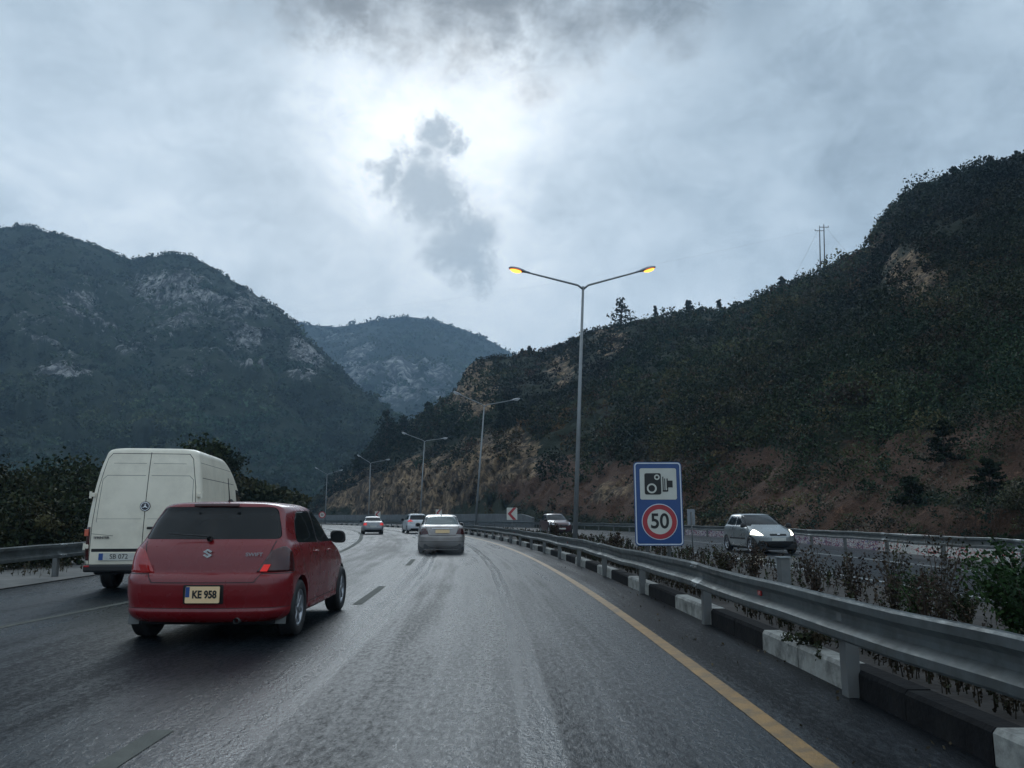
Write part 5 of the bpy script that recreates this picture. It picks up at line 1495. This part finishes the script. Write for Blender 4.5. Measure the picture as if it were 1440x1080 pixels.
def silver_hatch():
    p, a = place(29.3, 10.93, PI - .02)
    root = thing('hatchback_car', 'silver hatchback with lit headlamps coming towards us on the far carriageway', 'car', p, a)
    car_common(root, HATCH_ROWS, 'silver', (-1.24, 1.22), .30, .825, .735,
        rear=[(-.62, 1.05), (.62, 1.05), (.52, 1.38), (-.52, 1.38)], front=[(-.70, 1.045), (.70, 1.045), (.555, 1.405), (-.555, 1.405)],
        sides=[('side_window', [(-1.3, 1.04), (-.32, 1.0), (-.36, 1.37), (-1.0, 1.36)]), ('side_window', [(-.26, 1.0), (.88, .99), (.30, 1.37), (-.30, 1.38)])],
        lamps=([(.6, .72), (.9, .72), (.9, 1.0), (.66, 1.0)], [(-2.2, .7), (-1.65, .72), (-1.7, 1.0), (-2.2, 1.0)]),
        heads=([(.52, .66), (.92, .70), (.92, .90), (.66, .86)], [(1.25, .62), (2.1, .62), (2.1, .92), (1.25, .92)]), head_m='headlight',
        gap_f=[rrect(.62, .075, .02, 2, 0, .685), [(-.72, .22), (.72, .22), (.64, .46), (-.64, .46)]], gap_s=[[(-.85, .50), (.80, .50), (.80, .56), (-.85, .56)]], bf=.22)
    plate(root, '', (0, 1.915, .53), .52, .11, M['plate_white'], .1, front=True, blue=False)
    b2 = bmesh.new(); add_lathe(b2, [(0, .06), (.012, .055), (.016, .001)], 16, 'y'); o = link('badge', b2, M['chrome'], root, loc=(0, 1.905, .70)); o.scale = (1, 1, .5)
    for sx in (1, -1):
        mirror_part(root, .77, .78, 1.02, sx, M['black_plastic']); handle(root, .835, -.45, .87, sx, M['black_plastic']); handle(root, .835, .5, .86, sx, M['black_plastic'])
silver_hatch()

def maroon_car():
    p, a = place(60, 9.3, PI)
    root = thing('suv_car', 'dark maroon car half hidden by the median weeds beside the lit lamp post', 'car', p, a)
    car_common(root, SUV_ROWS, 'maroon', (-1.32, 1.35), .345, .89, .79,
        rear=[(-.70, 1.13), (.70, 1.13), (.60, 1.50), (-.60, 1.50)], front=[(-.72, 1.13), (.72, 1.13), (.60, 1.54), (-.60, 1.54)],
        sides=[('side_window', [(-1.6, 1.16), (-.35, 1.12), (-.4, 1.5), (-1.35, 1.48)]), ('side_window', [(-.28, 1.12), (.85, 1.1), (.25, 1.5), (-.32, 1.51)])],
        heads=([(.55, .76), (.95, .80), (.95, .98), (.68, .94)], [(1.4, .7), (2.3, .7), (2.3, 1.0), (1.4, 1.0)]), head_m='lens_clear',
        gap_f=[rrect(.9, .14, .03, 2, 0, .72)], bf=.18)
    plate(root, '', (0, 2.175, .48), .52, .11, M['plate_white'], .1, front=True, blue=False)
    for sx in (1, -1): mirror_part(root, .85, .75, 1.14, sx, M['black_plastic'], 1.2)
maroon_car()

m, nt, b = new_mat('tyre spray'); nt.nodes.remove(b)
v = N(nt, 'ShaderNodeVolumePrincipled'); v.inputs['Color'].default_value = (.9, .94, .97, 1); v.inputs['Density'].default_value = .03
nt.links.new(v.outputs[0], nt.nodes['Material Output'].inputs['Volume'])
for (s_, off, L, lab) in [(27.9, -.62, 1.5, 'mist thrown up by the right rear tyre of the beige saloon'), (27.9, -2.12, 1.5, 'mist thrown up by the left rear tyre of the beige saloon')]:
    bm = bmesh.new(); bmesh.ops.create_uvsphere(bm, u_segments=20, v_segments=12, radius=1)
    for vv in bm.verts:
        vv.co.x *= .75 * (1 + .12 * mnoise.noise(vv.co * 2.5)); vv.co.y *= L; vv.co.z = (vv.co.z + 1) * .30 * (1 + .2 * mnoise.noise(vv.co * 2 + Vector((3, 0, 0)))) + .01
    o = link('spray', bm, m, loc=rd(s_, off, 0)); o.rotation_euler = (0, 0, s_ / R)
    kind(o, 'stuff', lab, 'spray')
# ------------------------------------------------------------------ air, sky, sun, camera
bm = bmesh.new(); add_box(bm, (0, 900, 206), (5200, 3900, 416))
m, nt, b = new_mat('haze'); nt.nodes.remove(b)
v = N(nt, 'ShaderNodeVolumePrincipled'); v.inputs['Color'].default_value = (.50, .74, .98, 1); v.inputs['Density'].default_value = HAZE_D = .00032
v.inputs['Anisotropy'].default_value = .25
nt.links.new(v.outputs[0], nt.nodes['Material Output'].inputs['Volume'])
kind(link('haze', bm, m), 'stuff', 'pale blue rain haze filling the valley', 'haze')

w = bpy.data.worlds.new('World'); SC.world = w; w.use_nodes = True
nt = w.node_tree; bg = nt.nodes['Background']
spot_a, spot_e = azel(560, 185)
SUN_EL = math.atan2(spot_e, math.hypot(1, spot_a)); SUN_AZ = math.atan2(spot_a, 1)   # azimuth from +y towards +x
sky = N(nt, 'ShaderNodeTexSky'); sky.sky_type = 'NISHITA'; sky.sun_disc = False
sky.sun_elevation = SUN_EL; sky.sun_rotation = SUN_AZ
tc = N(nt, 'ShaderNodeTexCoord'); D0 = tc.outputs['Generated']
def wn(scale, det, rough=.55, dist=0.0, zs=1.0, shift=(0, 0, 0)):
    mp = N(nt, 'ShaderNodeMapping'); mp.inputs['Scale'].default_value = (1, 1, zs); mp.inputs['Location'].default_value = shift
    nt.links.new(D0, mp.inputs[0])
    n = N(nt, 'ShaderNodeTexNoise', inp={'Scale': scale, 'Detail': det, 'Roughness': rough, 'Distortion': dist}); nt.links.new(mp.outputs[0], n.inputs[0]); return n
def wm(op, a, b_=0.0, c_=None):
    n = N(nt, 'ShaderNodeMath', op=op)
    for i, x in enumerate((a, b_, c_)):
        if x is None: continue
        if isinstance(x, (int, float)): n.inputs[i].default_value = x
        else: nt.links.new(x, n.inputs[i])
    return n.outputs[0]
# directions bent by noise give the cloud edges their rags
warp = wn(5.0, 6, .6); wv = N(nt, 'ShaderNodeVectorMath', op='SUBTRACT'); nt.links.new(warp.outputs['Color'], wv.inputs[0]); wv.inputs[1].default_value = (.5, .5, .5)
warp2 = wn(16.0, 6, .65); wv2 = N(nt, 'ShaderNodeVectorMath', op='SUBTRACT'); nt.links.new(warp2.outputs['Color'], wv2.inputs[0]); wv2.inputs[1].default_value = (.5, .5, .5)
def bent(k1, k2):
    a = N(nt, 'ShaderNodeVectorMath', op='SCALE'); nt.links.new(wv.outputs[0], a.inputs[0]); a.inputs['Scale'].default_value = k1
    b_ = N(nt, 'ShaderNodeVectorMath', op='SCALE'); nt.links.new(wv2.outputs[0], b_.inputs[0]); b_.inputs['Scale'].default_value = k2
    s = N(nt, 'ShaderNodeVectorMath', op='ADD'); nt.links.new(a.outputs[0], s.inputs[0]); nt.links.new(b_.outputs[0], s.inputs[1])
    t = N(nt, 'ShaderNodeVectorMath', op='ADD'); nt.links.new(D0, t.inputs[0]); nt.links.new(s.outputs[0], t.inputs[1]); return t.outputs[0]
V1 = bent(.22, .07); V2 = bent(.14, .10); V3 = bent(.06, .11)
def blob(px, py, rpx, soft, V):
    """soft round mask about a direction of the sky; radii in photo pixels"""
    d = Vector(ray(px, py)).normalized()
    n = N(nt, 'ShaderNodeVectorMath', op='DISTANCE'); nt.links.new(V, n.inputs[0]); n.inputs[1].default_value = d
    r = rpx / F
    mr = N(nt, 'ShaderNodeMapRange', interpolation_type='SMOOTHSTEP', inp={1: r * (1 + soft), 2: max(.0, r * (1 - soft)), 3: 0.0, 4: 1.0}); nt.links.new(n.outputs['Value'], mr.inputs[0]); return mr.outputs[0]
sepd = N(nt, 'ShaderNodeSeparateXYZ'); nt.links.new(D0, sepd.inputs[0])
big = wn(2.6, 7, .58, .3, 1.6, (3, 1, 0)); mid = wn(6.5, 8, .62, .5, 1.7, (1, 5, 2)); small = wn(17, 8, .65, .6, 1.4, (4, 2, 7))
val = wm('ADD', wm('MULTIPLY', wm('SUBTRACT', big.outputs[0], .5), .42), wm('MULTIPLY', wm('SUBTRACT', mid.outputs[0], .5), .46))
val = wm('ADD', val, wm('MULTIPLY', wm('SUBTRACT', small.outputs[0], .5), .30))
val = wm('ADD', val, .60)
# brighter patches round the hidden sun, darker cloud at the top and to the right
for (px, py, r, soft, k, V) in [(545, 185, 55, .95, .14, V2), (500, 215, 50, .9, .12, V2), (430, 130, 60, .9, .07, V2), (500, 190, 260, .95, .08, V1), (780, 160, 270, .95, .11, V1), (640, 110, 120, .9, .12, V2), (450, 110, 60, .9, .09, V2), (850, 120, 110, .9, .10, V2), (700, 240, 90, .9, .08, V2), (130, 230, 300, .9, .05, V1),
                                (1150, -30, 260, .8, -.13, V1), (1400, 120, 300, .9, -.13, V1), (250, -50, 200, .8, -.14, V1), (850, 330, 110, .9, -.10, V1), (790, 275, 40, .9, -.09, V2), (440, 350, 120, .9, -.11, V1), (520, 385, 70, .9, -.09, V2), (340, 310, 70, .9, -.07, V1), (380, 120, 60, .9, -.12, V2), (900, 215, 80, .9, -.08, V1), (1050, 330, 180, .9, -.05, V1), (0, 60, 200, .9, -.05, V1)]:
    val = wm('ADD', val, wm('MULTIPLY', blob(px, py, r, soft, V), k))
cr = ramp(nt, [(0.0, (1.6, 2.0, 2.4)), (.22, (2.65, 3.4, 4.1)), (.42, (4.8, 5.95, 6.95)), (.60, (6.6, 7.85, 8.95)), (.80, (9.0, 10.1, 11.0)), (1.0, (12.4, 13.1, 13.6))]); nt.links.new(val, cr.inputs[0])
# low ragged clouds in front of the bright deck
def ragged(spots, lo, hi, amt):
    acc = None
    for (px, py, r) in spots:
        q = blob(px, py, r, .95, V2); acc = q if acc is None else wm('MAXIMUM', acc, q)
    nz = wm('ADD', wm('MULTIPLY', wm('SUBTRACT', small.outputs[0], .5), 1.1), wm('MULTIPLY', wm('SUBTRACT', mid.outputs[0], .5), .8))
    mr = N(nt, 'ShaderNodeMapRange', interpolation_type='SMOOTHSTEP', inp={1: lo, 2: hi, 3: 0.0, 4: amt}); nt.links.new(wm('ADD', acc, wm('MULTIPLY', nz, wm('GREATER_THAN', acc, .001))), mr.inputs[0]); return mr.outputs[0]
colr = cr.outputs[0]
for spots, lo, hi, amt, c in [([(540, 226, 26), (608, 205, 24), (588, 256, 40), (618, 280, 44), (648, 325, 50), (642, 228, 24), (660, 360, 36)], .14, .95, .90, (3.5, 4.6, 5.6)),
                              ([(665, -25, 100), (715, 45, 46), (560, -60, 95), (495, 5, 42), (430, -50, 85), (800, -100, 130), (920, -90, 120)], .05, 1.1, .95, (1.7, 2.05, 2.35))]:
    m_ = N(nt, 'ShaderNodeMix', data_type='RGBA'); nt.links.new(ragged(spots, lo, hi, amt), m_.inputs[0]); nt.links.new(colr, m_.inputs[6]); m_.inputs[7].default_value = (*c, 1); colr = m_.outputs[2]
mx = N(nt, 'ShaderNodeMix', data_type='RGBA'); mx.inputs[0].default_value = .93
nt.links.new(sky.outputs[0], mx.inputs[6]); nt.links.new(colr, mx.inputs[7])
nt.links.new(mx.outputs[2], bg.inputs[0]); bg.inputs[1].default_value = .1

sd = bpy.data.lights.new('sun', 'SUN'); sd.energy = .6; sd.angle = math.radians(22); sd.color = (.86, .95, 1)
so = bpy.data.objects.new('sun', sd); C.objects.link(so)
dv = Vector((spot_a, 1, spot_e)).normalized()
so.rotation_euler = dv.to_track_quat('Z', 'Y').to_euler()

cd = bpy.data.cameras.new('camera'); cam = bpy.data.objects.new('camera', cd); C.objects.link(cam)
cam.location = (0, 0, H); cam.rotation_euler = (PI / 2 + PITCH, 0, 0)
cd.sensor_width = 36; cd.sensor_fit = 'HORIZONTAL'; cd.lens = 36 * F / 1440; cd.clip_start = .1; cd.clip_end = 9000
SC.camera = cam
SC.view_settings.view_transform = 'Standard'; SC.view_settings.look = 'None'; SC.view_settings.exposure = 0; SC.view_settings.gamma = 1
SC.view_settings.use_curve_mapping = False
SC.render.engine = 'CYCLES'
SC.cycles.max_bounces = 6; SC.cycles.diffuse_bounces = 2; SC.cycles.glossy_bounces = 3; SC.cycles.volume_bounces = 1
SC.cycles.use_denoising = True
